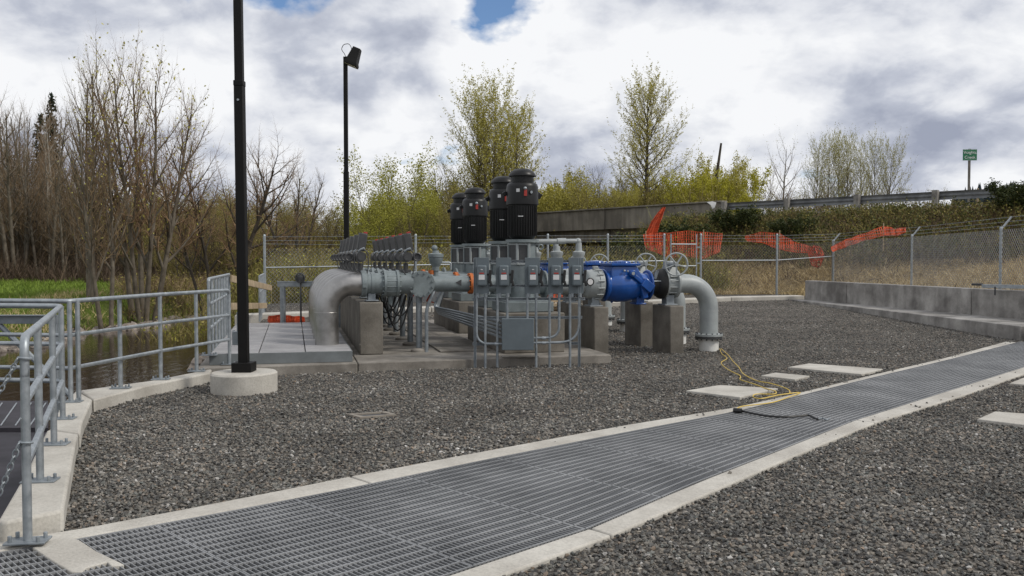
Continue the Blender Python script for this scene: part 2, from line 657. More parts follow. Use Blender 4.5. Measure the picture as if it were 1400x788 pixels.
def stone_mat():
    m = bpy.data.materials.new('gravel_stone')
    m.use_nodes = True
    t = m.node_tree
    b = t.nodes['Principled BSDF']
    b.inputs['Roughness'].default_value = 0.85
    b.inputs['Specular IOR Level'].default_value = 0.3
    n, lk = t.nodes.new, t.links.new
    oi = n('ShaderNodeObjectInfo')
    rp = n('ShaderNodeValToRGB')
    rp.color_ramp.interpolation = 'LINEAR'
    e = rp.color_ramp.elements
    stops = [(0.0, (0.055, 0.053, 0.050)), (0.3, (0.108, 0.106, 0.100)), (0.5, (0.165, 0.153, 0.132)), (0.68, (0.205, 0.178, 0.145)), (0.8, (0.125, 0.135, 0.125)), (0.90, (0.27, 0.245, 0.21)), (0.955, (0.235, 0.17, 0.115)), (0.97, (0.30, 0.285, 0.26)), (1.0, (0.44, 0.42, 0.39))]
    while len(e) < len(stops):
        e.new(0.5)
    for el, (p, c) in zip(e, stops):
        el.position = p
        el.color = (*c, 1)
    lk(oi.outputs['Random'], rp.inputs[0])
    geo = n('ShaderNodeNewGeometry')
    noi = n('ShaderNodeTexNoise')
    noi.inputs['Scale'].default_value = 0.9
    noi.inputs['Detail'].default_value = 5
    lk(geo.outputs['Position'], noi.inputs['Vector'])
    mr = n('ShaderNodeMapRange')
    mr.inputs[1].default_value = 0.32
    mr.inputs[2].default_value = 0.68
    mr.inputs[3].default_value = 0.74
    mr.inputs[4].default_value = 1.3
    lk(noi.outputs['Fac'], mr.inputs[0])
    hs = n('ShaderNodeHueSaturation')
    hs.inputs['Saturation'].default_value = 0.85
    lk(rp.outputs[0], hs.inputs['Color'])
    lk(mr.outputs[0], hs.inputs['Value'])
    lk(hs.outputs[0], b.inputs['Base Color'])
    return m


M_gravel = gravel_ground_mat()
M_stone = stone_mat()

# ------------------------------------------------------------------ survey of the yard outlines
TR_U = [(-700, 852), (0, 754), (107, 735), (300, 700), (485, 664.5), (650, 630), (850, 591), (1005, 562), (1187, 517), (1294, 492), (1388, 468.4)]
TR_L = [(612, 787), (808, 722), (950, 661), (1050, 622), (1168, 575), (1400, 502), (1440, 490)]
TR_UO = [(-700, 832), (0, 741), (87, 727), (300, 687), (485, 650), (650, 619), (850, 582), (1005, 557), (1095, 536.5), (1187, 514), (1294, 489), (1374, 467.5)]
TR_LO = [(680, 788), (832, 733), (950, 682), (1100, 617), (1198, 577), (1315, 541), (1400, 511), (1440, 497)]
KZ = 0.03
tu = [G(x, y, KZ) for x, y in TR_U]
tl = [G(x, y, KZ) for x, y in TR_L]
tuo = [G(x, y, KZ) for x, y in TR_UO]
tlo = [G(x, y, KZ) for x, y in TR_LO]
# run the lower edge on towards the near end
d0 = (tl[1] - tl[0]).normalized()
tl.insert(0, tl[0] - d0 * 5.5)
d0 = (tlo[1] - tlo[0]).normalized()
tlo.insert(0, tlo[0] - d0 * 5.5)
AX = (tu[-1] - tu[1]).normalized()
AX.z = 0
AX.normalize()
PX = Vector((AX.y, -AX.x, 0))          # towards the camera side


def at_q(poly, q):
    qs = [p.dot(AX) for p in poly]
    if q <= qs[0]:
        i = 0
    elif q >= qs[-1]:
        i = len(qs) - 2
    else:
        i = max(k for k in range(len(qs) - 1) if qs[k] <= q)
    t = (q - qs[i]) / (qs[i + 1] - qs[i])
    return poly[i].lerp(poly[i + 1], t)


K1_R = [(87, 697), (97, 640), (104, 603), (112, 577), (126, 546)]     # outer (gravel side) top edge of the near kerb block
KH = 0.14
k1r = [G(x, y, KH) for x, y in K1_R]
k2f = [G(x, y, KH) for x, y in [(126, 546), (200, 527), (287, 509.5), (330, 502)]]

# gravel yard: outer outline, then the trench hole and the slab stay covered by their own solids
yard_outline = [Vector((-14, 3.2, 0)), Vector((16, 3.2, 0)), Vector((18, 12, 0)), Vector((12.6, 20, 0)), Vector((11.0, 31.0, 0)), Vector((10.8, 34.6, 0)), Vector((5.5, 34.2, 0)), Vector((-7.8, 28.0, 0)), Vector((-5.9, 20.5, 0)), Vector((-4.45, 12.9, 0))]
kin = [p.copy() for p in k2f[::-1]] + [p.copy() for p in k1r[::-1]]
yard_outline += [Vector((p.x - 0.12, p.y + 0.05, 0)) for p in kin] + [G(0, 720, 0.0) + Vector((0, 0, 0)), G(-200, 735, 0.0)]
qa, qb = tu[0].dot(AX), tu[-1].dot(AX) + 0.1
trench_poly = [Vector((p.x, p.y, 0)) for p in [at_q(tu, qa + (qb - qa) * i / 30) for i in range(31)]] + [Vector((p.x, p.y, 0)) for p in [at_q(tl, qb + 0.6 - (qb + 0.6 - qa) * i / 30) for i in range(31)]]


def inpoly(poly, X, Y):
    X = np.asarray(X, float)
    Y = np.asarray(Y, float)
    r = np.zeros(X.shape, bool)
    n = len(poly)
    for i in range(n):
        x0, y0 = poly[i][0], poly[i][1]
        x1, y1 = poly[(i + 1) % n][0], poly[(i + 1) % n][1]
        c = ((y0 > Y) != (y1 > Y)) & (X < (x1 - x0) * (Y - y0) / (y1 - y0 + 1e-12) + x0)
        r ^= c
    return r


def poly_dist(pts, X, Y):
    X = np.asarray(X, float)
    Y = np.asarray(Y, float)
    best = np.full(X.shape, 1e9)
    for a, b in zip(pts[:-1], pts[1:]):
        dx, dy = b[0] - a[0], b[1] - a[1]
        t = np.clip(((X - a[0]) * dx + (Y - a[1]) * dy) / (dx * dx + dy * dy), 0, 1)
        best = np.minimum(best, np.hypot(X - a[0] - t * dx, Y - a[1] - t * dy))
    return best


def nz(X, Y, s, seed=0):
    """cheap smooth noise"""
    r = np.random.default_rng(seed)
    v = 0
    for k in range(5):
        a = r.uniform(0, 6.28)
        f = s * (0.6 + 0.5 * k)
        v = v + np.sin((X * math.cos(a) + Y * math.sin(a)) * f + r.uniform(0, 6.28)) / (1 + 0.5 * k)
    return v / 3.0


# road line (the guardrail and the bridge parapet follow it)
ROAD = [(44, 14), (27, 34.5), (22.7, 39), (21.1, 40.2), (16.9, 44.8), (12.3, 49.4), (2.06, 61.9), (-8, 75), (-24, 98), (-60, 150)]
RZ = 4.1
yo = [(p.x, p.y) for p in yard_outline]


def road_sd(X, Y):
    """positive on the camera side of the road line"""
    d = poly_dist(ROAD, X, Y)
    poly = ROAD + [(-60, -400), (44, -400)]
    return np.where(inpoly(poly, X, Y), d, -d)


WATER = -1.1


def creek_edge(Y):
    return -15.0 + 0.5 * np.sin(Y * 0.35) + 0.35 * np.sin(Y * 0.9 + 1) + np.clip((Y - 44) * 0.25, 0, 30)


def terrain(X, Y):
    X = np.asarray(X, float)
    Y = np.asarray(Y, float)
    base = np.full(X.shape, 0.12) + 0.08 * nz(X, Y, 0.25, 1)
    base = np.where(Y > 26, base + 0.2 * sstep(26, 34, Y), base)
    # far meadow and the low fall to the creek
    ce = creek_edge(Y)
    near_edge = np.where(Y < 13.2, 4.0, np.where(Y < 21, -5.0, -5.0 - 0.35 * (Y - 21))) + np.clip((Y - 44) * 0.35, 0, 40)
    dl = ce - X
    dr = X - near_edge
    left = -1.45 + 1.4 * sstep(0, 3.2, dl) + 0.25 * sstep(3, 30, dl) + 0.12 * nz(X, Y, 0.8, 2) * sstep(0.5, 3, dl)
    right = -1.45 + (base + 1.45) * sstep(-2.2, 1.2, dr)
    h = np.where(dl > 0, left, np.where(dr > -2.2, right, -1.9))
    # embankment
    d = road_sd(X, Y)
    bridge = (X < 8.5) & (X > -30)
    up = RZ - 0.05 - 0.47 * np.clip(d - 0.9, 0, 100)
    up = np.where((d < 0.9) & (d > -14), RZ - 0.05, up)
    back = RZ - 0.05 - 0.3 * np.clip(-d - 14, 0, 100)
    up = np.where(d <= -14, back, up)
    up = up + 0.10 * nz(X, Y, 1.1, 3) * (d > 1.2)
    abut = 1 - sstep(0, 5.0, 9.5 - X)
    h = np.where((X > -10) | (Y > 60), np.maximum(h, np.where(d > -40, up * abut + h * (1 - abut), h)), h)
    # land behind the low retaining wall
    h = np.where((X > 11.3) & (Y < 36), np.maximum(h, 0.5 + 0.22 * np.clip(X - 14.5, 0, 12)), h)
    # yard: drop below the trench
    inside = inpoly(yo, X, Y)
    h = np.where(inside, -2.2, h)
    # far land
    far = np.hypot(X, Y)
    h = np.where(far > 200, h * 0 + 0.3 * 1.0 + np.clip((far - 200) * 0.004, 0, 4), h)
    return h


# ------------------------------------------------------------------ ground
def terrain_mat():
    m = bpy.data.materials.new('bank_soil')
    m.use_nodes = True
    t = m.node_tree
    b = t.nodes['Principled BSDF']
    b.inputs['Roughness'].default_value = 0.95
    b.inputs['Specular IOR Level'].default_value = 0.1
    n, lk = t.nodes.new, t.links.new
    geo = n('ShaderNodeNewGeometry')
    at = n('ShaderNodeAttribute')
    at.attribute_name = 'cover'
    n1 = n('ShaderNodeTexNoise')
    n1.inputs['Scale'].default_value = 0.8
    n1.inputs['Detail'].default_value = 8
    lk(geo.outputs['Position'], n1.inputs['Vector'])
    n2 = n('ShaderNodeTexNoise')
    n2.inputs['Scale'].default_value = 6
    n2.inputs['Detail'].default_value = 6
    lk(geo.outputs['Position'], n2.inputs['Vector'])

    def ramp(a, b_, src):
        r = n('ShaderNodeValToRGB')
        r.color_ramp.elements[0].position = 0.35
        r.color_ramp.elements[1].position = 0.65
        r.color_ramp.elements[0].color = (*a, 1)
        r.color_ramp.elements[1].color = (*b_, 1)
        lk(src, r.inputs[0])
        return r.outputs[0]
    brown = ramp((0.045, 0.034, 0.022), (0.12, 0.09, 0.055), n2.outputs['Fac'])
    green = ramp((0.055, 0.10, 0.012), (0.15, 0.22, 0.03), n1.outputs['Fac'])
    straw = ramp((0.12, 0.085, 0.04), (0.34, 0.26, 0.13), n2.outputs['Fac'])
    sc = n('ShaderNodeSeparateColor')
    lk(at.outputs['Color'], sc.inputs[0])
    m1 = n('ShaderNodeMixRGB')
    lk(sc.outputs[0], m1.inputs[0])
    lk(brown, m1.inputs[1])
    lk(green, m1.inputs[2])
    m2 = n('ShaderNodeMixRGB')
    lk(sc.outputs[1], m2.inputs[0])
    lk(m1.outputs[0], m2.inputs[1])
    lk(straw, m2.inputs[2])
    lk(m2.outputs[0], b.inputs['Base Color'])
    bp = n('ShaderNodeBump')
    bp.inputs['Strength'].default_value = 0.6
    bp.inputs['Distance'].default_value = 0.08
    lk(n2.outputs['Fac'], bp.inputs['Height'])
    lk(bp.outputs[0], b.inputs['Normal'])
    return m


def green_w(X, Y):
    dl = creek_edge(Y) - X
    return sstep(0.8, 2.2, dl) * np.clip(0.85 + 0.5 * nz(X, Y, 0.5, 5), 0, 1) * (Y < 95)


def straw_w(X, Y):
    d = road_sd(X, Y)
    return np.clip(sstep(5.2, 6.8, d + 0.9 * nz(X, Y, 0.9, 8)) * (X > 3) * (Y < 60) * (Y > 5), 0, 1)


xs = np.concatenate([[-3000, -1200, -500, -250], np.arange(-150, -40, 6), np.arange(-40, -20, 2), np.arange(-20, 30, 0.6), np.arange(30, 60, 2), np.arange(60, 150, 6), [250, 500, 1200, 3000]])
ys = np.concatenate([[-600, -120, -50, -20], np.arange(-10, 6, 2), np.arange(6, 62, 0.6), np.arange(62, 100, 2), np.arange(100, 200, 8), [260, 400, 800, 1600, 4000]])
XX, YY = np.meshgrid(xs, ys)
ZZ = terrain(XX, YY)
nx, ny = len(xs), len(ys)
ii = np.arange(nx * ny).reshape(ny, nx)
quads = np.stack([ii[:-1, :-1].ravel(), ii[:-1, 1:].ravel(), ii[1:, 1:].ravel(), ii[1:, :-1].ravel()], 1)
me = np_mesh('ground', np.stack([XX.ravel(), YY.ravel(), ZZ.ravel()], 1), [quads], terrain_mat(), True)
ca = me.color_attributes.new('cover', 'FLOAT_COLOR', 'POINT')
cols = np.ones((nx * ny, 4), np.float32)
cols[:, 0] = green_w(XX, YY).ravel()
cols[:, 1] = straw_w(XX, YY).ravel()
cols[:, 2] = 0
ca.data.foreach_set('color', cols.ravel())
struct(link('ground', me))

# gravel yard sheet with the trench cut out
pts, edges = [], []


def loop(poly):
    b = len(pts)
    n = len(poly)
    pts.extend([Vector((p[0], p[1])) for p in poly])
    edges.extend([(b + i, b + (i + 1) % n) for i in range(n)])


loop(yard_outline)
loop(trench_poly)
gx, gy = np.meshgrid(np.arange(-14, 18, 1.0), np.arange(3.5, 35, 1.0))
inn = inpoly(yo, gx, gy)
pts.extend([Vector((a, b)) for a, b in zip(gx[inn], gy[inn])])
dv, de, df, *_ = delaunay_2d_cdt(pts, edges, [], 0, 1e-4)
tp = [(p.x, p.y) for p in trench_poly]
dva = np.array([(v.x, v.y) for v in dv])
tri = np.array([f for f in df if len(f) == 3])
cen = dva[tri].mean(1)
keep = inpoly(yo, cen[:, 0], cen[:, 1]) & ~inpoly(tp, cen[:, 0], cen[:, 1])
tri = tri[keep]
ar = np.cross(dva[tri[:, 1]] - dva[tri[:, 0]], dva[tri[:, 2]] - dva[tri[:, 0]])
tri[ar < 0] = tri[ar < 0][:, ::-1]
zv = np.array([yard_z(x, y) for x, y in dva])
struct(link('gravel_yard', np_mesh('gravel_yard', np.column_stack([dva, zv]), [tri], M_gravel, True)))


# ------------------------------------------------------------------ creek water
def water_mat():
    m = bpy.data.materials.new('creek_water')
    m.use_nodes = True
    t = m.node_tree
    b = t.nodes['Principled BSDF']
    b.inputs['Base Color'].default_value = (0.016, 0.009, 0.005, 1)
    b.inputs['Roughness'].default_value = 0.08
    b.inputs['IOR'].default_value = 1.33
    n, lk = t.nodes.new, t.links.new
    geo = n('ShaderNodeNewGeometry')
    mp = n('ShaderNodeMapping')
    mp.inputs['Scale'].default_value = (2.6, 1.1, 1)
    lk(geo.outputs['Position'], mp.inputs[0])
    no = n('ShaderNodeTexNoise')
    no.inputs['Scale'].default_value = 1.6
    no.inputs['Detail'].default_value = 5
    no.inputs['Distortion'].default_value = 0.6
    lk(mp.outputs[0], no.inputs['Vector'])
    bp = n('ShaderNodeBump')
    bp.inputs['Strength'].default_value = 0.16
    bp.inputs['Distance'].default_value = 0.06
    lk(no.outputs['Fac'], bp.inputs['Height'])
    lk(bp.outputs[0], b.inputs['Normal'])
    return m


wm = MB()
wm.add([(-24, -30, WATER), (-3.2, -30, WATER), (-3.2, 12, WATER), (-5.2, 21, WATER), (8, 70, WATER), (-4, 80, WATER), (-24, 50, WATER)], [(0, 1, 2, 3, 4, 5, 6)])
struct(wm.build('creek_water', water_mat(), smooth=0))

# ------------------------------------------------------------------ trench: kerbs, walls, grating
def strip_pieces(a_poly, b_poly, joints, z1, z0, name, material, parent, gap=0.008):
    for q0, q1 in zip(joints[:-1], joints[1:]):
        n = max(2, int((q1 - q0) / 0.5))
        qs = [q0 + gap + (q1 - q0 - 2 * gap) * i / n for i in range(n + 1)]
        poly = [at_q(a_poly, q) for q in qs] + [at_q(b_poly, q) for q in reversed(qs)]
        MB().prism([(p.x, p.y) for p in poly], z0, z1).build(name, material, parent, bevel=0.012)


kerb = bpy.data.objects.new('trench_kerb', None)
C.objects.link(kerb)
struct(kerb, 'pale concrete kerb along the grated trench')


def qpx(x, y):
    return G(x, y, KZ).dot(AX)


strip_pieces(tu, tuo, [qa, qpx(-40, 757), qpx(490, 655), qpx(1187, 515), qb - 0.05], KZ, -0.5, 'kerb_segment', M_kerb, kerb)
strip_pieces(tl, tlo, [tl[0].dot(AX), qpx(822, 727), qpx(1183, 576), qb + 0.55], KZ, -0.5, 'kerb_segment', M_kerb, kerb)
# trench floor and inner walls
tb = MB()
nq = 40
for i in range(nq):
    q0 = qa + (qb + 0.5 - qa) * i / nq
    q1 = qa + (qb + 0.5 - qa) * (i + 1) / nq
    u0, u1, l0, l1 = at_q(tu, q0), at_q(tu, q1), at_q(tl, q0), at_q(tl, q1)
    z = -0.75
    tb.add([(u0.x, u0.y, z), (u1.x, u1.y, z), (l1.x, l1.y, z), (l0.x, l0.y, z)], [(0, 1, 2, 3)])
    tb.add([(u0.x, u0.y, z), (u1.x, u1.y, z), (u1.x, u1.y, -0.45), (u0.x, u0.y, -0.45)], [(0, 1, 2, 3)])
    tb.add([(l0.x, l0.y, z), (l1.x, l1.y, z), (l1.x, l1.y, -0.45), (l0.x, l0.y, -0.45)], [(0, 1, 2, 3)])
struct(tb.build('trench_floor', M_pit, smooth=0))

PAN = 0.914
BARP = 0.0304
q = qa + 0.9
k = 0
gpanels = []
while q < qb + 0.1:
    qe = min(q + PAN, qb + 0.2)
    mid = at_q(tu, (q + qe) / 2).lerp(at_q(tl, (q + qe) / 2), 0.5)
    mid.z = 0
    root = thing('grating_panel', 'bar grating panel of the trench, %s counting from the camera end' % NTH[k], 'grating', mid, 0, 'bar grating panels of the trench')
    bars, rods = MB(), MB()
    zt = KZ - 0.004

    def rel(p):
        return Vector((p.x - mid.x, p.y - mid.y, 0))
    g = 0.006
    nb = int(round((qe - q - 2 * g) / BARP))
    for i in range(nb + 1):
        qq = q + g + (qe - q - 2 * g) * i / nb
        a, b = rel(at_q(tu, qq) + PX * 0.012), rel(at_q(tl, qq) - PX * 0.012)
        d = (b - a).normalized()
        e = Vector((-d.y, d.x, 0)) * (0.0026 if 0 < i < nb else 0.004)
        vs = []
        for p in (a, b):
            vs += [p - e + Vector((0, 0, zt - 0.034)), p + e + Vector((0, 0, zt - 0.034)), p + e + Vector((0, 0, zt)), p - e + Vector((0, 0, zt))]
        bars.add(vs, [(0, 1, 5, 4), (1, 2, 6, 5), (2, 3, 7, 6), (3, 0, 4, 7)])
    bars.build('bearing_bar_set', M_grate, root, smooth=0)['kind'] = 'stuff'
    nr = 19
    for j in range(nr + 1):
        t = j / nr
        w_ = 0.0055 if 0 < j < nr else 0.005
        pa = [rel(at_q(tu, qq).lerp(at_q(tl, qq), 0.012 + 0.976 * t)) for qq in (q + g, (q + qe) / 2, qe - g)]
        d = (pa[-1] - pa[0]).normalized()
        e = Vector((-d.y, d.x, 0)) * w_
        top = zt + 0.003
        bot = zt - (0.010 if 0 < j < nr else 0.034)
        vs = []
        for p in pa:
            vs += [p - e + Vector((0, 0, bot)), p + e + Vector((0, 0, bot)), p + e + Vector((0, 0, top)), p - e + Vector((0, 0, top))]
        fs = []
        for s_ in (0, 4):
            fs += [(s_ + 0, s_ + 1, s_ + 5, s_ + 4), (s_ + 1, s_ + 2, s_ + 6, s_ + 5), (s_ + 2, s_ + 3, s_ + 7, s_ + 6), (s_ + 3, s_, s_ + 4, s_ + 7)]
        rods.add(vs, fs)
    rods.build('cross_rod_set', M_grate, root, smooth=0)['kind'] = 'stuff'
    q = qe
    k += 1

# apron slab between the two ends of the grating
ap = [(44, 745.5), (88, 729.5), (108, 735.5), (132, 751), (170, 769), (152, 771), (147, 765), (118, 773), (112, 779), (98, 779), (70, 763)]
tag(MB().prism([tuple(G(x, y, KZ + 0.015).xy) for x, y in ap], KZ - 0.045, KZ + 0.004).build('concrete_apron', M_kerb, bevel=0.006), None, None, None, 'structure')

# ------------------------------------------------------------------ kerb blocks under the hand rails
kb = bpy.data.objects.new('creek_kerb', None)
C.objects.link(kb)
struct(kb, 'pale concrete kerb wall at the creek side of the gravel')
k1l = [G(x, y, KH) for x, y in [(-6, 716), (34, 648), (62, 592), (84, 553), (104, 534)]]
# near block, split at the open joint
jm = 0.62
ja, jb = k1r[2].lerp(k1r[3], 0.35), k1l[2].lerp(k1l[3], 0.1)
MB().prism([(p.x, p.y) for p in [k1l[0], k1r[0], k1r[1], k1r[2], ja, jb, k1l[2], k1l[1]]], -1.6, KH).build('kerb_block', M_kerb, kb, bevel=0.02)
ja2, jb2 = ja + Vector((0, 0.035, 0)), jb + Vector((0, 0.035, 0))
MB().prism([(p.x, p.y) for p in [jb2, ja2, k1r[3], k1r[4], k1l[4], k1l[3]]], -1.6, KH).build('kerb_block', M_kerb, kb, bevel=0.02)
k2b = [p + Vector((-0.12, 0.42, 0)) for p in k2f]
s1 = Vector((0.015, 0.0, 0))
MB().prism([(p.x, p.y) for p in [k2f[0] + s1, k2f[1], k2f[2], k2b[2], k2b[1], k1l[4] + Vector((0.03, 0.03, 0))]], -1.6, KH - 0.003).build('kerb_block', M_kerb, kb, bevel=0.02)

# ------------------------------------------------------------------ pump frame: u along a pipe run, v along the row
TH = R(16.5)
RV = Vector((-math.sin(R(14.0)), math.cos(R(14.0)), 0))
U = Vector((math.cos(TH), math.sin(TH), 0))
M1 = Vector((0.174, 14.88, 0))
SZ = 0.13


def P(s, t, z=0.0):
    p = M1 + U * s + RV * t
    return Vector((p.x, p.y, z))


# pump slab (with its kerb-like front) in cast sections
slab = bpy.data.objects.new('pump_slab', None)
C.objects.link(slab)
struct(slab, 'grey concrete slab under the pumps')
sj = [-5.1, -2.86, 1.15]
for s0, s1 in zip(sj[:-1], sj[1:]):
    q4 = [P(s0 + 0.006, -1.28), P(s1 - 0.006, -1.28), P(s1 - 0.006, 7.6), P(s0 + 0.006, 7.6)]
    MB().prism([(p.x, p.y) for p in q4], -1.5, SZ + 0.002).build('slab_section', M_conc, slab, bevel=0.015)
# planks cast in strips behind (visible as long lines on the slab top)
for k in range(9):
    t0 = -0.2 + k * 0.8
    q4 = [P(-1.45, t0), P(-0.62, t0), P(-0.62, t0 + 0.74), P(-1.45, t0 + 0.74)]
    MB().prism([(p.x, p.y) for p in q4], SZ + 0.003, SZ + 0.03).build('slab_plank', M_conc, slab, bevel=0.006)

# ------------------------------------------------------------------ raised plank deck at the intakes
DZ = 0.30
dA, dB = G(287, 484, DZ), G(481, 479.5, DZ)
dl_ = 6.2
deck = thing('plank_deck', 'pale grey plank deck with dark steel edge beside the stainless elbows', 'deck', (0, 0, 0))
cl_ = (dB - dA)
fr = [0.0, 0.335, 0.665, 1.0]
nrow = 11
for c in range(3):
    for r_ in range(nrow):
        t0, t1 = dl_ * r_ / nrow, dl_ * (r_ + 1) / nrow
        g = 0.007
        a = dA + cl_ * fr[c] + RV * t0
        b = dA + cl_ * fr[c + 1] + RV * t0
        du = cl_.normalized() * g
        poly = [a + du + RV * g, b - du + RV * g, b - du + RV * (t1 - t0 - g), a + du + RV * (t1 - t0 - g)]
        zj = random.uniform(-0.003, 0.003)
        MB().prism([(p.x, p.y) for p in poly], DZ - 0.05, DZ + zj).build('plank', M_deck, deck, bevel=0.004, seg=1)
e_ = cl_.normalized()
nrm = Vector((e_.y, -e_.x, 0))
fa = [dA + nrm * 0.004 - e_ * 0.01, dB + nrm * 0.004 + e_ * 0.01, dB - nrm * 0.03 + e_ * 0.01, dA - nrm * 0.03 - e_ * 0.01]
MB().prism([(p.x, p.y) for p in fa], SZ + 0.004, DZ - 0.006).build('edge_beam', M_dkedge, deck, bevel=0.004)
sa = [dB + e_ * 0.01 - nrm * 0.03, dB + e_ * 0.012 + RV * dl_, dB - e_ * 0.03 + RV * dl_, dB - e_ * 0.03 - nrm * 0.03]
MB().prism([(p.x, p.y) for p in sa], SZ + 0.004, DZ - 0.006).build('edge_beam', M_dkedge, deck, bevel=0.004)
sa = [dA - e_ * 0.01 - nrm * 0.03, dA + e_ * 0.03 - nrm * 0.03, dA + e_ * 0.03 + RV * dl_, dA - e_ * 0.01 + RV * dl_]
MB().prism([(p.x, p.y) for p in sa], -0.4, DZ - 0.006).build('edge_beam', M_dkedge, deck, bevel=0.004)

# ------------------------------------------------------------------ hand rails
RH = 1.07


def rail_post(root, base, h, plate=True, r=0.0245):
    m = MB()
    m.cyl(base, base + Vector((0, 0, h)), r, n=12)
    p = m.build('post', M_galv, root)
    if plate:
        m = MB()
        m.box((base.x, base.y, base.z + 0.006), (0.22, 0.13, 0.012), 0.15)
        for sx, sy in ((-0.08, -0.04), (0.08, -0.04), (0.08, 0.04), (-0.08, 0.04)):
            m.cyl((base.x + sx, base.y + sy, base.z + 0.01), (base.x + sx, base.y + sy, base.z + 0.045), 0.012, n=6)
        m.build('base_plate', M_galvd, p, bevel=0.003)
    return p


def rounded(pts, rad, n=5):
    pts = [Vector(p) for p in pts]
    o = [pts[0]]
    for i in range(1, len(pts) - 1):
        a, b, c = pts[i - 1], pts[i], pts[i + 1]
        u = (a - b)
        v = (c - b)
        ru = min(rad, u.length * 0.45, v.length * 0.45)
        pa, pc = b + u.normalized() * ru, b + v.normalized() * ru
        for k in range(n + 1):
            t = k / n
            o.append(pa * (1 - t) ** 2 + b * 2 * t * (1 - t) + pc * t * t)
    o.append(pts[-1])
    return o


# near rail along the creek kerb
b1 = G(38, 741, KZ + 0.02)
b2, b3, b4 = G(55, 658, KH), G(74, 608, KH), G(86, 573, KH)
dn = (b4 - b2).normalized()
nr = thing('hand_rail', 'galvanized hand rail nearest the camera with chains hooked to its end post', 'railing', (0, 0, 0))
ztop = KH + RH
rail_post(nr, b1, ztop - b1.z - 0.10)
for b in (b2, b3, b4):
    rail_post(nr, b, ztop - b.z)
far_l = Vector((-9.5, b4.y + 0.75, 0))


def up(p, z):
    return Vector((p.x, p.y, z))


m = MB()
m.tube(rounded([up(b1, ztop - 0.22), up(b1, ztop), up(b4, ztop), up(far_l, ztop)], 0.14), 0.0245, 12)
m.build('top_rail', M_galv, nr)
for zz in (KH + 0.36, KH + 0.71):
    MB().tube(rounded([up(b1, zz), up(b4, zz), up(far_l, zz)], 0.03), 0.022, 10).build('mid_rail', M_galv, nr)
for f in (0.55, 1.0):
    rail_post(nr, up(b4.lerp(far_l, f), -0.9), ztop + 0.9, False)

# second rail: from the corner along the creek
c0 = G(97, 550, KH)
cp = [G(165, 531, KH), G(220, 519, KH), G(269, 508, KH), G(314, 498.5, KH)]
fr2 = thing('hand_rail', 'galvanized hand rail along the creek kerb behind the black pole', 'railing', (0, 0, 0))
for b in [c0] + cp:
    rail_post(fr2, b, RH - 0.0 if b is not cp[-1] else RH - 0.05)
far_l2 = Vector((-11, c0.y + 0.8, 0))
pth = [up(far_l2, ztop), up(c0, ztop)] + [up(b, ztop) for b in cp]
ep = cp[-1]
m = MB()
m.tube(rounded([up(far_l2, ztop), up(c0, ztop), up(cp[1], ztop), up(ep, ztop), up(ep, ztop - 0.2)], 0.07), 0.0245, 12)
m.build('top_rail', M_galv, fr2)
for zz in (KH + 0.36, KH + 0.71):
    MB().tube([up(far_l2, zz), up(c0, zz), up(cp[1], zz), up(ep, zz)], 0.022, 10).build('mid_rail', M_galv, fr2)
rail_post(fr2, up(c0.lerp(far_l2, 0.7), -0.9), ztop + 0.9, False)
rail_post(fr2, c0 + Vector((0.035, 0.10, 0)), RH, False)

# rail along the deck edge
dr_ = thing('hand_rail', 'galvanized hand rail with close upright bars at the edge of the plank deck', 'railing', (0, 0, 0))
e0 = dA - e_ * 0.02 + nrm * 0.0 + Vector((0.02, -0.02, 0))
e0 = Vector((e0.x, e0.y, DZ - 0.02))
Lr = 4.1
for i in range(8):
    b = e0 + RV * (Lr * i / 7)
    rail_post(dr_, b, RH, i in (0, 7), 0.0245 if i in (0, 7) else 0.022)
MB().tube(rounded([up(e0, DZ - 0.02 + RH - 0.2), up(e0, DZ + RH), up(e0 + RV * Lr, DZ + RH)], 0.08), 0.0245, 12).build('top_rail', M_galv, dr_)
for zz in (DZ + 0.36, DZ + 0.71):
    MB().tube([up(e0, zz), up(e0 + RV * Lr, zz)], 0.022, 10).build('mid_rail', M_galv, dr_)
# farther short rail and the timber closing the gap
fx = thing('hand_rail', 'short galvanized hand rail at the far corner of the deck by the fence post', 'railing', (0, 0, 0))
f0 = G(355, 440, 0.15)
f1 = f0 + RV * 3.2
for i in range(6):
    rail_post(fx, f0.lerp(f1, i / 5), RH + 0.03, False, 0.022)
for zz in (0.5, 0.86, 1.25):
    MB().tube([up(f0, zz), up(f1, zz)], 0.022, 10).build('rail', M_galv, fx)
bA, bB = W(319, 381, (e0 + RV * Lr).y), W(366, 394, f0.y)


def board(p0, p1, hh, label):
    d = (p1 - p0)
    n = d.length
    ang = math.atan2(d.y, d.x)
    tilt = math.asin(d.z / n)
    rot = Matrix.Rotation(ang, 3, 'Z') @ Matrix.Rotation(-tilt, 3, 'Y')
    c = (p0 + p1) / 2
    o = MB().box((0, 0, 0), (n, 0.038, hh), rot=rot).build('timber_board', M_wood, bevel=0.004)
    o.location = c
    return tag(o, label, 'board')


board(bA + Vector((-.02, -.06, 0)), bB + Vector((.1, -.06, 0)), 0.13, 'sloping raw timber board, upper of two closing the railing gap')
board(W(317, 419, (e0 + RV * Lr).y - .05), W(364, 418, f0.y - .05), 0.13, 'level raw timber board, lower of two closing the railing gap')


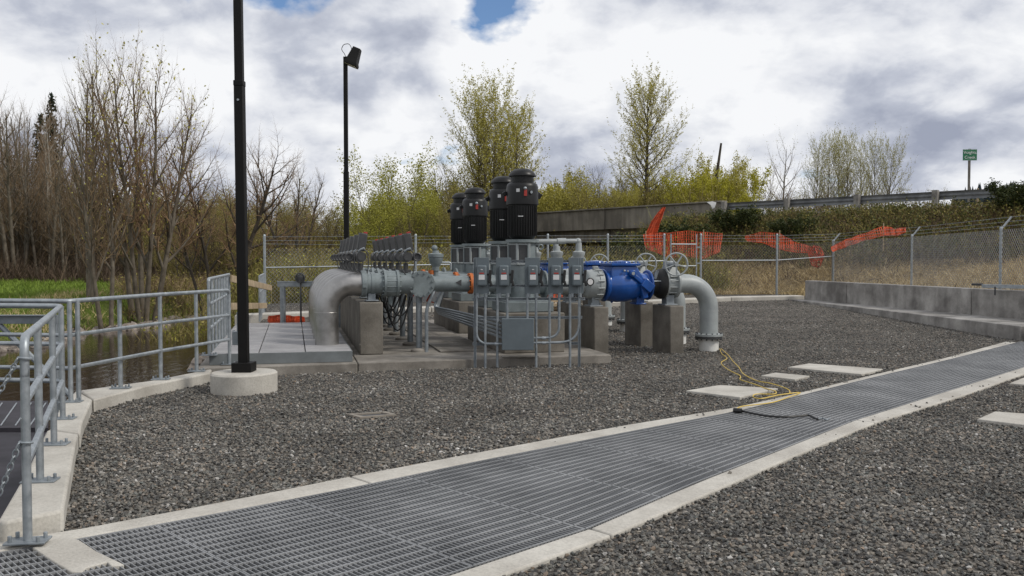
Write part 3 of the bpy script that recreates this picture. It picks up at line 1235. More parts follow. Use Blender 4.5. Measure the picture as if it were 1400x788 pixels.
# chains on the nearest post
def chain(pts_fn, n, label):
    m = MB()
    for i in range(n):
        t0, t1 = i / n, (i + 1) / n
        a, b = Vector(pts_fn(t0)), Vector(pts_fn(t1))
        d = (b - a)
        dl2 = d.length
        d.normalize()
        side = d.cross(Vector((0, 1, 0))) if i % 2 else d.cross(d.cross(Vector((0, 1, 0))))
        side.normalize()
        c = (a + b) / 2
        ring = []
        for k_ in range(8):
            t = 2 * math.pi * k_ / 8
            ring.append(c + d * math.cos(t) * dl2 * 0.66 + side * math.sin(t) * dl2 * 0.38)
        m.tube(ring, dl2 * 0.13, 5, True)
    o = m.build('chain', M_galvd)
    return tag(o, label, 'chain')


cL = b1 + Vector((-1.7, -0.25, 0))
z1a, z1b = W(38, 490, b1.y).z, W(38, 605, b1.y).z


def cat(z0, z1, sag):
    return lambda t: (b1.x - 0.02 + (cL.x - b1.x) * t, b1.y - 0.03 + (cL.y - b1.y) * t, z0 + (z1 - z0) * t - sag * 4 * t * (1 - t))


chain(cat(z1a, z1a - 0.05, 0.85), 110, 'upper galvanized chain hooked to the end post and sagging')
chain(cat(z1b, z1b - 0.05, 1.15), 120, 'lower galvanized chain hooked to the end post and sagging')
for z_ in (z1a, z1b):
    hk = MB()
    hk.torus((b1.x, b1.y, z_), (0.1, 0.1, 1), 0.032, 0.008, 14, 6)
    hk.build('chain_hook', M_galvd, nr)

# pit decks beside the kerb
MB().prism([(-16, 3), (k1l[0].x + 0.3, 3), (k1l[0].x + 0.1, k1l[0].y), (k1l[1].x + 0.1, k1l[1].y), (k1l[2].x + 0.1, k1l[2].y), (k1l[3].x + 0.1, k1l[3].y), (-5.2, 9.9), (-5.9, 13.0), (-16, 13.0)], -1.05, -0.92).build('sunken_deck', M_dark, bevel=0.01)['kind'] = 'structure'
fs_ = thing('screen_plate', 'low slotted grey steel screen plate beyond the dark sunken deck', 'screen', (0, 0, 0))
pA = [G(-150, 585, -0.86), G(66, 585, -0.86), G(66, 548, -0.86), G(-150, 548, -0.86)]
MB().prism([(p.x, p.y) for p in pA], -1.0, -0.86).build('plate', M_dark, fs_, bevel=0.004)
for i in range(10):
    x = -120 + i * 20
    a, b = G(x, 582, -0.855), G(x + 22, 551, -0.855)
    d = Vector((0.022, 0, 0))
    MB().prism([(p.x, p.y) for p in (a, a + d, b + d, b)], -0.859, -0.850).build('slat', M_galv, fs_, smooth=0)

# low steel gantry over the sunken deck
gt = thing('steel_gantry', 'grey steel channel beam with diagonal brace over the sunken deck', 'gantry', (0, 0, 0))
gY = 10.9
g0, g1 = W(-160, 437, gY), W(80, 437, gY)
MB().box((g0 + g1) / 2, ((g1 - g0).length, 0.08, 0.105)).build('beam', M_galvd, gt, bevel=0.004)
MB().box(((g0 + g1) / 2 + Vector((0, -.06, .056))), ((g1 - g0).length, 0.09, 0.008)).build('flange', M_galvd, gt)
MB().box((g1.x - 0.05, gY, (g1.z - 1) / 2), (0.09, 0.075, g1.z + 0.9)).build('post', M_galvd, gt, bevel=0.004)
br0, br1 = W(-5, 440, gY), W(30, 475, gY)
MB().tube([br0, br0.lerp(br1, 3.0)], 0.035, 8).build('brace', M_galvd, gt)

# riprap by the end of the rail
rp = random.Random(3)
rocks = []
for i in range(16):
    x, y = rp.uniform(262, 300), rp.uniform(486, 512)
    z = rp.uniform(-0.35, 0.12)
    c = G(x, y, z)
    m = MB()
    r0 = rp.uniform(0.09, 0.2)
    m.sphere((0, 0, 0), r0, 7, 5, (1, 0.8, 0.7))
    m.v = [(a + rp.uniform(-.03, .03), b + rp.uniform(-.03, .03), c_ + rp.uniform(-.03, .03)) for a, b, c_ in m.v]
    o = m.build('riprap_stone', M_rock, None, c + Vector((-0.1, 0.35, -0.1)), rp.uniform(0, 6), smooth=25)
    tag(o, 'rough grey stone heaped between the kerb and the plank deck', 'stone', 'heaped stones at the kerb end')

# ------------------------------------------------------------------ lamp poles
L1 = G(333, 541, 0.0) + Vector((-0.10, 0.36, 0))
lamp = thing('lamp_post', 'tall black lamp post on round concrete base, nearer of two', 'lamp post', L1)
MB().lathe([(0.40, -0.3), (0.405, 0.225), (0.385, 0.245), (0.0, 0.247)], n=48).build('concrete_base', M_kerb, lamp)
MB().box((0, 0, 0.245 + 0.06), (0.245, 0.245, 0.12)).build('base_cover', M_pole, lamp, bevel=0.006)
m = MB()
m.box((0, 0, 2.05), (0.116, 0.116, 3.5))
m.build('lower_shaft', M_pole, lamp, bevel=0.01)
m = MB()
m.box((0, 0, 3.83), (0.122, 0.122, 0.07))
m.box((0, 0, 5.9), (0.098, 0.098, 4.2))
m.build('upper_shaft', M_pole, lamp, bevel=0.008)
MB().cyl((0, -0.06, 3.62), (0, -0.075, 3.62), 0.014, n=8).build('bolt', M_galv, lamp)
MB().box((-0.11, 0.07, 0.66), (0.09, 0.08, 0.17)).box((-0.085, 0.07, 0.86), (0.03, 0.04, 0.26)).build('outlet_box', M_galvd, lamp, bevel=0.005)
lamp.rotation_euler = (0, R(-0.35), 0)


def lamp_head(root, z):
    k = 0.78
    MB().box((0.07, 0, z - 0.03), (0.16, 0.045, 0.045)).build('bracket', M_pole, root, bevel=0.006)
    rot = Matrix.Rotation(R(22), 3, 'Y')
    c0_ = Vector((0.36 * k, 0, z + 0.02))
    m = MB()
    vs = []
    for zz, hx, hy in ((0.30, 0.15, 0.17), (-0.25, 0.22, 0.25), (-0.33, 0.26, 0.28), (-0.42, 0.26, 0.28)):
        for a, b in ((-1, -1), (1, -1), (1, 1), (-1, 1)):
            vs.append(c0_ + rot @ Vector((a * hx, b * hy, zz)) * k)
    fs = [(3, 2, 1, 0), (12, 13, 14, 15)]
    for i in range(3):
        for j in range(4):
            fs.append((i * 4 + j, i * 4 + (j + 1) % 4, i * 4 + 4 + (j + 1) % 4, i * 4 + 4 + j))
    m.add(vs, fs)
    hd = m.build('lamp_head', M_pole, root, bevel=0.012)
    c = c0_ + rot @ Vector((0, 0, -0.422)) * k
    MB().box(c, (0.46 * k, 0.48 * k, 0.012), rot=rot).build('lens', M_lens, hd)
    m = MB()
    m.tube(rounded([(0.0, 0, z), (-0.03, 0, z + 0.08), (-0.13, 0, z + 0.20), (-0.06, 0, z + 0.36), (0.10, 0, z + 0.38), (0.17, 0, z + 0.30), (0.19, 0, z + 0.18)], 0.12, 5), 0.011, 6)
    m.build('cable', M_black, root)


Y2 = 27.0
l2 = W(474, 355, Y2)
lamp2 = thing('lamp_post', 'tall black lamp post with tilted lamp head, behind the valve actuators', 'lamp post', (l2.x, Y2, 0.1))
zt2 = W(472, 78, Y2).z - 0.1
MB().lathe([(0.3, -0.3), (0.3, 0.2)], n=24).build('concrete_base', M_kerb, lamp2)
MB().box((0, 0, 2.2), (0.15, 0.15, 4.1)).build('lower_shaft', M_pole, lamp2, bevel=0.01)
MB().box((0, 0, (4.25 + zt2) / 2), (0.12, 0.12, zt2 - 4.25)).build('upper_shaft', M_pole, lamp2, bevel=0.01)
lamp_head(lamp2, zt2 + 0.02)

# ------------------------------------------------------------------ pumps
PZ = 1.22        # pipe axis height


def arc(c, a0, a1, rad, n, yy=0.0):
    return [(c[0] + rad * math.cos(a0 + (a1 - a0) * i / n), yy, c[1] + rad * math.sin(a0 + (a1 - a0) * i / n)) for i in range(n + 1)]


def make_pump():
    t = thing('vertical_pump', '', 'pump', P(0, 0, 0.78), TH)
    z = lambda v: v - 0.78
    MB().box((0, 0, z(0.865)), (0.84, 0.84, 0.165)).box((0, 0, z(0.955)), (0.74, 0.74, 0.02)).build('base_plate', M_grey, t, bevel=0.012)
    m = MB()
    m.lathe([(0.33, z(0.965)), (0.33, z(1.0)), (0.225, z(1.02)), (0.225, z(1.90)), (0.225, z(1.94))], n=28)
    m.lathe([(0.285, z(1.935)), (0.285, z(1.985))], n=28)
    for a in range(4):
        an = a * math.pi / 2 + 0.1
        m.box((0.235 * math.cos(an), 0.235 * math.sin(an), z(1.45)), (0.05, 0.02, 0.9), an)
    h = m.build('discharge_head', M_grey, t)
    for an in (-math.pi / 2 - TH + 0.05, math.pi / 2, 0.75, math.pi + 0.5):
        dx, dy = math.cos(an), math.sin(an)
        rz = an + math.pi / 2
        f = MB()
        for ox, oz, sx, sz in ((-0.105, 0, 0.03, 0.36), (0.105, 0, 0.03, 0.36), (0, 0.165, 0.18, 0.03), (0, -0.165, 0.18, 0.03)):
            c = Vector((dx * 0.222, dy * 0.222, z(1.74) + oz)) + Vector((-dy, dx, 0)) * ox
            f.box(c, (sx, 0.03, sz), rz)
        f.build('guard_frame', M_lgrey, h, bevel=0.004)
        f = MB()
        f.box((dx * 0.219, dy * 0.219, z(1.74)), (0.18, 0.014, 0.30), rz)
        f.build('guard_mesh', M_act, h)
    # side ear, side boss for the outlet
    m = MB()
    m.torus((0.31, -0.05, z(1.86)), (0, 1, 0), 0.04, 0.014, 16, 6)
    m.build('lifting_eye', M_grey, t)
    m = MB()
    m.cyl((0.15, 0, z(PZ)), (0.40, 0, z(PZ)), 0.165, n=24)
    m.lathe([(0.24, 0), (0.24, 0.035)], (0.37, 0, z(PZ)), (1, 0, 0), 24)
    m.bolts((0.40, 0, z(PZ)), (1, 0, 0), 0.2, 12)
    m.build('outlet_flange', M_grey, t)
    m = MB()
    m.cyl((-0.42, 0, z(PZ + 0.03)), (-0.15, 0, z(PZ + 0.03)), 0.14, n=24)
    m.lathe([(0.22, 0), (0.22, 0.035)], (-0.44, 0, z(PZ + 0.03)), (1, 0, 0), 24)
    m.build('inlet_flange', M_grey, t)
    # motor
    mo = MB()
    mo.lathe([(0.16, z(1.985)), (0.215, z(2.02)), (0.24, z(2.06)), (0.24, z(2.57))], n=40)
    for a in range(36):
        an = 2 * math.pi * a / 36
        mo.box((0.238 * math.cos(an), 0.238 * math.sin(an), z(2.30)), (0.028, 0.012, 0.5), an)
    mot = mo.build('motor_body', M_blk, t)
    MB().lathe([(0.258, z(2.56)), (0.272, z(2.575)), (0.268, z(2.87)), (0.255, z(2.915)), (0.225, z(2.94)), (0.195, z(2.945)), (0.195, z(3.06))], n=40).build('motor_hood', M_blk, t)
    MB().lathe([(0.225, z(3.045)), (0.232, z(3.05)), (0.232, z(3.07)), (0.195, z(3.125)), (0.135, z(3.168)), (0.10, z(3.175)), (0.0, z(3.175))], n=40).build('motor_cap', M_blk, t)
    fa = -math.pi / 2 - TH

    def onface(an, zz, rr):
        return Vector((rr * math.cos(an), rr * math.sin(an), z(zz)))
    MB().box(onface(fa - 0.28, 2.80, 0.272), (0.055, 0.008, 0.055), fa - 0.28 + math.pi / 2).build('label_plate', M_lab, mot)
    MB().box(onface(fa - 0.12, 2.37, 0.252), (0.085, 0.012, 0.014), fa - 0.12 + math.pi / 2).build('label_plate', M_lab, mot)
    MB().box(onface(fa + 0.18, 2.76, 0.272), (0.05, 0.03, 0.11), fa + 0.18 + math.pi / 2).build('warning_tag', M_red, mot)
    MB().sphere(onface(fa + 0.16, 2.83, 0.285), 0.03, 8, 6).build('oil_fitting', M_galv, mot)
    a_, b_ = onface(fa + 0.55, 2.77, 0.255), onface(fa + 0.55, 2.77, 0.285)
    g = MB().cyl(a_, b_, 0.036, n=14).build('gauge', M_blk, mot)
    MB().cyl(onface(fa + 0.55, 2.77, 0.284), onface(fa + 0.55, 2.77, 0.289), 0.024, n=12).build('gauge_face', M_galvd, g)
    MB().box((0.31, 0.06, z(2.74)), (0.1, 0.05, 0.09), rot=Matrix.Rotation(0.6, 3, 'Y')).box((-0.29, 0.06, z(2.76)), (0.07, 0.05, 0.07), rot=Matrix.Rotation(-0.6, 3, 'Y')).build('lifting_lug', M_blk, t, bevel=0.006)
    MB().box((0.12, 0.30, z(2.45)), (0.30, 0.2, 0.36)).build('terminal_box', M_blk, t, bevel=0.012)
    return t


TK = [0.0, 1.36, 3.97, 5.48]
pump_lab = ['black and grey vertical pump, nearest and tallest looking of four', 'black and grey vertical pump just behind the nearest one', 'black and grey vertical pump, third from the camera across the wide gap', 'black and grey vertical pump farthest from the camera, leftmost of four']
pp = make_pump()
tag(pp, pump_lab[0], None, 'vertical pumps in a row')
padm = MB().box((0, 0, 0.455), (1.04, 1.36, 0.645)).mesh('pump_pad', M_pillar)


def bev(o, wd=0.015):
    m_ = o.modifiers.new('bevel', 'BEVEL')
    m_.width = wd
    m_.segments = 2
    m_.limit_method = 'ANGLE'
    return o


for k, t in enumerate(TK):
    if k:
        put(pp, pump_lab[k], P(0, t, 0.78))
    o = bev(link('pump_pad', padm, None, P(0, t, 0), TH))
    tag(o, 'concrete block under the %s vertical pump' % ORD[k], 'concrete block', 'concrete pads under the pumps')

# --- discharge line things
KW = ['nearest', 'second', 'third', 'farthest']


def make_pillar():
    return bev(link('pipe_pillar', MB().box((0, 0, 0.36), (0.27, 0.72, 0.96)).mesh('pipe_pillar', M_pillar), None, P(1.3, 0), TH), 0.02)


pil = make_pillar()


def make_spool():
    t = thing('pipe_spool', '', 'pipe', P(0, 0, PZ), TH)
    MB().cyl((0.41, 0, 0), (1.12, 0, 0), 0.165, n=28).build('pipe', M_lgrey, t)
    m = MB()
    m.lathe([(0.17, 1.10), (0.235, 1.14), (0.25, 1.17), (0.25, 1.33), (0.262, 1.335), (0.262, 1.42)], (0, 0, 0), (1, 0, 0), 32)
    m.bolts((1.34, 0, 0), (1, 0, 0), 0.275, 14, 0.012, 0.12)
    m.build('coupling', M_lgrey, t)
    MB().box((1.32, -0.02, 0.28), (0.09, 0.06, 0.07)).build('clamp_lug', M_lgrey, t, bevel=0.008)
    m = MB()
    m.box((1.3, 0, -0.305), (0.14, 0.2, 0.16))
    m.box((1.3, 0, -0.372), (0.24, 0.28, 0.022))
    m.cyl((1.22, -0.1, -0.38), (1.22, -0.1, -0.32), 0.016, n=6)
    m.cyl((1.38, -0.1, -0.38), (1.38, -0.1, -0.32), 0.016, n=6)
    m.build('saddle', M_galvd, t, bevel=0.006)
    g = MB().torus((1.14, -0.245, 0.05), (0, 1, 0), 0.06, 0.011, 18, 6).build('gauge_ring', M_black, t)
    MB().cyl((1.14, -0.22, 0.05), (1.14, -0.25, 0.05), 0.05, n=16).build('gauge_face', M_lab, g)
    # air valves on top
    for sx in (0.62, 1.02):
        m = MB()
        zb = 0.16
        m.lathe([(0.05, zb), (0.05, zb + 0.18), (0.075, zb + 0.2), (0.075, zb + 0.23), (0.10, zb + 0.34), (0.11, zb + 0.36), (0.11, zb + 0.40), (0.06, zb + 0.42), (0.05, zb + 0.50 if sx < 1 else zb + 0.56)], (sx, 0, 0), (0, 0, 1), 18)
        m.build('air_valve', M_lgrey, t)
    m = MB()
    m.tube(rounded([(0.24, 0, 0.735), (1.02, 0, 0.75), (1.02, 0, 0.6)], 0.09), 0.04, 10)
    m.cyl((0.62, 0, 0.742), (0.78, 0, 0.746), 0.052, n=12)
    m.sphere((1.01, 0, 0.745), 0.055, 10, 8)
    m.build('vent_pipe', M_lgrey, t)
    return t


def make_check():
    t = thing('check_valve', '', 'check valve', P(1.46, 0, PZ), TH)
    m = MB()
    prof = [(0.285, 0.0), (0.285, 0.045), (0.255, 0.06), (0.28, 0.13), (0.298, 0.26), (0.292, 0.42), (0.262, 0.55), (0.222, 0.68), (0.20, 0.78), (0.20, 0.83), (0.27, 0.835), (0.27, 0.875)]
    m.lathe(prof, (0, 0, -0.02), (1, 0, 0), 32)
    # clapper housing rising to the bolted cover
    vs = []
    for zz, x0, x1, hy in ((0.02, 0.07, 0.74, 0.23), (0.2, 0.08, 0.62, 0.23), (0.32, 0.10, 0.56, 0.21)):
        vs += [(x0, -hy, zz), (x1, -hy, zz), (x1, hy, zz), (x0, hy, zz)]
    fs = [(3, 2, 1, 0), (8, 9, 10, 11)]
    for i in range(2):
        for j in range(4):
            fs.append((i * 4 + j, i * 4 + (j + 1) % 4, i * 4 + 4 + (j + 1) % 4, i * 4 + 4 + j))
    m.add(vs, fs)
    b = m.build('body', M_blue, t, bevel=0.02, seg=2)
    m = MB()
    m.box((0.33, 0, 0.345), (0.54, 0.54, 0.045))
    m.lathe([(0.17, 0.365), (0.15, 0.40), (0.0, 0.415)], (0.36, 0, 0), (0, 0, 1), 20)
    for i in range(7):
        for y in (-0.24, 0.24):
            m.cyl((0.09 + i * 0.079, y, 0.32), (0.09 + i * 0.079, y, 0.395), 0.017, n=6)
    m.build('cover', M_blue, t, bevel=0.008)
    m = MB()
    m.cyl((0.44, -0.30, 0.19), (0.44, 0.3, 0.19), 0.045, n=14)
    m.cyl((0.44, -0.34, 0.19), (0.44, -0.29, 0.19), 0.06, n=14)
    m.box((0.56, -0.27, 0.09), (0.30, 0.05, 0.07), rot=Matrix.Rotation(R(38), 3, 'Y'))
    m.box((0.72, -0.26, -0.02), (0.22, 0.16, 0.16), rot=Matrix.Rotation(R(38), 3, 'Y'))
    m.build('lever_arm', M_blue, t, bevel=0.012)
    m = MB()
    m.box((0.68, 0, -0.29), (0.15, 0.22, 0.14))
    m.box((0.68, -0.20, -0.10), (0.10, 0.12, 0.30), rot=Matrix.Rotation(R(-14), 3, 'Y'))
    m.box((0.68, 0, -0.345), (0.2, 0.28, 0.03))
    m.build('foot', M_blue, t, bevel=0.012)
    MB().cyl((0.18, 0, -0.29), (0.18, 0, -0.33), 0.04, 0.01, 10).build('drain_plug', M_blue, t)
    m = MB()
    m.cyl((0.43, -0.355, 0.19), (0.43, -0.335, 0.19), 0.03, n=8)
    m.sphere((0.30, -0.27, 0.235), 0.022, 8, 6)
    m.sphere((0.36, -0.272, 0.225), 0.018, 8, 6)
    m.build('steel_fitting', M_galv, t)
    m = MB()
    for y in (-0.2, 0.2):
        m.cyl((0.85, y, 0.05), (1.22, y, 0.05), 0.011, n=8)
    m.build('tie_rod', M_galv, t)
    return t


def make_gate():
    t = thing('gate_valve', '', 'gate valve', P(2.34, 0, PZ), TH)
    MB().lathe([(0.20, 0.0), (0.19, 0.03), (0.19, 0.12), (0.235, 0.16), (0.26, 0.20), (0.268, 0.23), (0.268, 0.27), (0.24, 0.285)], (0, 0, 0), (1, 0, 0), 32).build('rubber_coupling', M_rub, t)
    MB().box((0.07, -0.16, 0.16), (0.05, 0.03, 0.16), rot=Matrix.Rotation(R(20), 3, 'Y')).build('clamp', M_galvd, t, bevel=0.005)
    m = MB()
    m.lathe([(0.255, 0.27), (0.255, 0.31), (0.20, 0.33), (0.19, 0.40), (0.20, 0.47), (0.255, 0.49), (0.255, 0.53)], (0, 0, 0), (1, 0, 0), 32)
    m.bolts((0.40, 0, 0), (1, 0, 0), 0.225, 12, 0.012, 0.24)
    vs = []
    for zz, hx, hy in ((0.12, 0.07, 0.20), (0.30, 0.065, 0.14), (0.40, 0.05, 0.08)):
        vs += [(0.40 - hx, -hy, zz), (0.40 + hx, -hy, zz), (0.40 + hx, hy, zz), (0.40 - hx, hy, zz)]
    fs = [(3, 2, 1, 0), (8, 9, 10, 11)]
    for i in range(2):
        for j in range(4):
            fs.append((i * 4 + j, i * 4 + (j + 1) % 4, i * 4 + 4 + (j + 1) % 4, i * 4 + 4 + j))
    m.add(vs, fs)
    m.build('body', M_lgrey, t, bevel=0.008)
    m = MB()
    c = Vector((0.37, -0.34, 0.345))
    m.cyl((0.37, -0.05, 0.345), (0.37, -0.30, 0.345), 0.05, n=14)
    m.box((0.37, -0.05, 0.33), (0.15, 0.16, 0.15))
    m.build('gearbox', M_lgrey, t, bevel=0.012)
    ax = Vector((math.sin(-TH), -math.cos(TH), 0.0))
    h = MB()
    h.torus(c, ax, 0.195, 0.016, 32, 8)
    h.cyl(c + ax * -0.03, c + ax * 0.03, 0.035, n=12)
    a, b, ax2 = h.frame(ax)
    for i in range(5):
        q_ = 2 * math.pi * i / 5 + 0.35
        h.tube([c, c + (a * math.cos(q_) + b * math.sin(q_)) * 0.19], 0.014, 6)
    h.build('handwheel', M_lgrey, t)
    m = MB()
    m.box((0.38, 0, -0.30), (0.15, 0.2, 0.2))
    m.box((0.38, 0, -0.37), (0.25, 0.3, 0.022))
    m.build('saddle', M_galvd, t, bevel=0.006)
    return t


def make_disch():
    t = thing('discharge_elbow', '', 'pipe', P(2.85, 0, PZ), TH)
    m = MB()
    R_ = 0.47
    pts_ = [(0.02, 0, 0), (0.15, 0, 0)] + [(0.22 + R_ * math.sin(a), 0, -R_ + R_ * math.cos(a)) for a in np.linspace(0, math.pi / 2, 15)] + [(0.69, 0, -0.93)]
    m.tube(pts_, 0.166, 32)
    m.torus((0.69, 0, -0.50), (0, 0, 1), 0.163, 0.006, 28, 6)
    m.build('elbow', M_lgrey, t)
    m = MB()
    m.lathe([(0.25, -0.955), (0.25, -0.915), (0.18, -0.905)], (0.69, 0, 0), (0, 0, 1), 32)
    m.build('upper_flange', M_lgrey, t)
    m = MB()
    m.lathe([(0.245, -1.0), (0.245, -0.962)], (0.69, 0, 0), (0, 0, 1), 32)
    m.bolts((0.69, 0, -0.96), (0, 0, 1), 0.225, 14, 0.014, 0.13)
    m.build('lower_flange', M_act, t)
    MB().cyl((0.69, 0, -1.45), (0.69, 0, -1.0), 0.178, n=32).build('white_pipe', M_white, t)
    return t


sp, ck, gv, de = make_spool(), make_check(), make_gate(), make_disch()
tag(sp, 'light grey pipe with air valves behind the switches, nearest pump line', None, 'grey pipe spools')
tag(ck, 'blue check valve seen whole, on the nearest pump line', None, 'blue check valves')
tag(gv, 'grey gate valve with handwheel and black coupling, nearest pump line', None, 'gate valves')
tag(de, 'grey discharge elbow entering the gravel through a white pipe, nearest one', None, 'discharge elbows')
tag(pil, 'brown concrete pillar under the light grey coupling, nearest pump line', 'pillar', 'concrete pillars under the pipes')
for k, t in enumerate(TK):
    if k:
        put(sp, 'light grey pipe with air valves, %s pump line' % KW[k], P(0, t, PZ))
        put(ck, 'blue check valve on the %s pump line, mostly hidden' % KW[k], P(1.46, t, PZ))
        put(gv, 'grey gate valve with handwheel on the %s pump line' % KW[k], P(2.34, t, PZ))
        put(de, 'grey discharge elbow over white pipe on the %s pump line' % KW[k], P(2.85, t, PZ))
        put(pil, 'brown concrete pillar at the coupling of the %s pump line' % KW[k], P(1.3, t))
    put(pil, 'brown concrete pillar under the handwheel valve of the %s pump line' % KW[k], P(2.72, t))

# ------------------------------------------------------------------ suction header and intakes
HS = -1.745
hd = thing('suction_header', 'blue grey header pipe with round bolted blind flange facing the camera', 'pipe', P(HS, -0.12, PZ + 0.03), R(14.0))
MB().cyl((0, 0.05, 0), (0, 6.6, 0), 0.165, n=28).build('pipe', M_grey, hd)
m = MB()
m.lathe([(0.215, 0.0), (0.215, 0.035)], (0, -0.02, 0), (0, 1, 0), 36)
m.bolts((0, -0.02, 0), (0, 1, 0), 0.183, 12, 0.019, 0.05)
m.build('blind_flange', M_grey, hd)
MB().lathe([(0.215, 0.0), (0.215, 0.035)], (0, 0.025, 0), (0, 1, 0), 36).build('flange', M_grey, hd)

for k, t in enumerate(TK):
    st = thing('suction_pipe', 'grey suction pipe from header to the %s pump' % KW[k], 'pipe', P(HS, t, PZ + 0.03), TH, 'suction pipes')
    L_ = -0.44 - HS
    MB().cyl((0.1, 0, 0), (L_ - 0.50, 0, 0), 0.132, n=24).build('pipe', M_grey, st)
    m = MB()
    m.lathe([(0.175, 0), (0.175, 0.05)], (L_ - 0.49, 0, 0), (1, 0, 0), 24)
    m.bolts((L_ - 0.465, 0, 0), (1, 0, 0), 0.155, 10, 0.012, 0.1)
    m.build('orange_flange', M_rust, st)
    MB().cyl((L_ - 0.44, 0, 0), (L_ - 0.02, 0, 0), 0.14, n=24).build('coupling', M_grey, st)
    # direction arrow
    a0 = L_ - 0.70
    yy = -0.137
    MB().add([(a0 - 0.05, yy, 0.02), (a0 + 0.05, yy + 0.0, 0.07), (a0 + 0.05, yy, -0.03), (a0 - 0.05, yy + 0.03, 0.02), (a0 + 0.05, yy + 0.03, 0.07), (a0 + 0.05, yy + 0.03, -0.03)], [(0, 1, 2), (3, 5, 4), (0, 3, 4, 1), (1, 4, 5, 2), (2, 5, 3, 0)]).build('arrow_mark', M_act, st, smooth=0)


def air_release():
    t = thing('air_valve', '', 'air valve', P(-1.45, 0.25, PZ + 0.16), TH)
    MB().cyl((0, 0, -0.05), (0, 0, 0.1), 0.045, n=12).lathe([(0.06, 0.08), (0.06, 0.16)], (0, 0, 0), (0, 0, 1), 14).build('inlet', M_grey, t)
    MB().lathe([(0.06, 0.15), (0.115, 0.24), (0.12, 0.30), (0.13, 0.31), (0.13, 0.36), (0.06, 0.38), (0.05, 0.42)], n=18).build('body', M_grey, t)
    MB().sphere((-0.02, 0, 0.46), 0.052, 12, 8).build('bulb', M_grey, t)
    MB().tube(rounded([(0.08, 0, 0.22), (0.26, 0, 0.22), (0.26, 0, 0.1)], 0.04), 0.016, 8).build('drain_tube', M_galv, t)
    MB().cyl((-0.08, 0, 0.02), (-0.08, 0, 0.09), 0.05, n=10).build('rusty_nipple', M_rust, t)
    return t


ar_ = air_release()
ar_['label'] = 'grey air valve with round bulb above the header, left of the motors'

# plinth
pf, pb = P(-2.57, -0.22), P(-2.57, 6.6)
pe = U * 0.185
tag(MB().prism([tuple((p).xy) for p in (pf - pe, pf + pe, pb + pe, pb - pe)], SZ + 0.003, 0.97).build('concrete_plinth', M_pillar, bevel=0.018), 'long low concrete wall carrying the intake pipes beside the deck', 'plinth')

IN = 6
IT = [0.0 + 1.12 * i for i in range(IN)]


def make_intake():
    t = thing('intake_elbow', '', 'pipe', P(-2.72, 0, PZ + 0.04), TH)
    R_ = 0.42
    r_ = 0.187
    pts_ = [(0.0, 0, 0), (-0.06, 0, 0)] + [(-0.12 - R_ * math.sin(a), 0, -R_ + R_ * math.cos(a)) for a in np.linspace(0, math.pi / 2, 15)] + [(-0.12 - R_, 0, -(PZ + 0.04 - DZ) - 0.04)]
    m = MB()
    m.tube(pts_, r_, 32)
    m.torus((-0.12 - R_, 0, -R_ - 0.03), (0, 0, 1), r_ - 0.003, 0.006, 28, 6)
    m.build('elbow', M_stain, t)
    m = MB()
    m.lathe([(r_ + 0.018, 0.0), (r_ + 0.03, 0.012), (r_ + 0.03, 0.07), (r_ + 0.018, 0.085)], (0.0, 0, 0), (1, 0, 0), 32)
    m.box((0.04, -0.03, -0.02), (0.07, 0.45, 0.07))
    m.build('coupling', M_grey, t)
    return t


def make_ivalve():
    t = thing('intake_valve', '', 'valve', P(-2.63, 0, PZ + 0.04), TH)
    MB().cyl((0.0, 0, 0), (0.74, 0, 0), 0.17, n=28).lathe([(0.18, 0.07), (0.182, 0.12)], (0, 0, 0), (1, 0, 0), 28).build('pipe', M_grey, t)
    m = MB()
    for x in (0.27, 0.475):
        m.lathe([(0.222, 0), (0.222, 0.04)], (x, 0, 0), (1, 0, 0), 32)
    m.lathe([(0.20, 0.31), (0.205, 0.35), (0.205, 0.43), (0.20, 0.475)], (0, 0, 0), (1, 0, 0), 28)
    m.bolts((0.39, 0, 0), (1, 0, 0), 0.197, 14, 0.013, 0.3)
    m.build('flanged_body', M_grey, t)
    m = MB()
    m.box((0.08, 0, -0.215), (0.12, 0.16, 0.12))
    m.box((0.08, 0, -0.268), (0.2, 0.28, 0.02))
    m.build('saddle', M_galvd, t, bevel=0.005)
    m = MB()
    m.cyl((0.39, 0, -0.17), (0.39, 0, -0.34), 0.055, 0.03, n=12)
    m.build('drain_boss', M_grey, t)
    return t


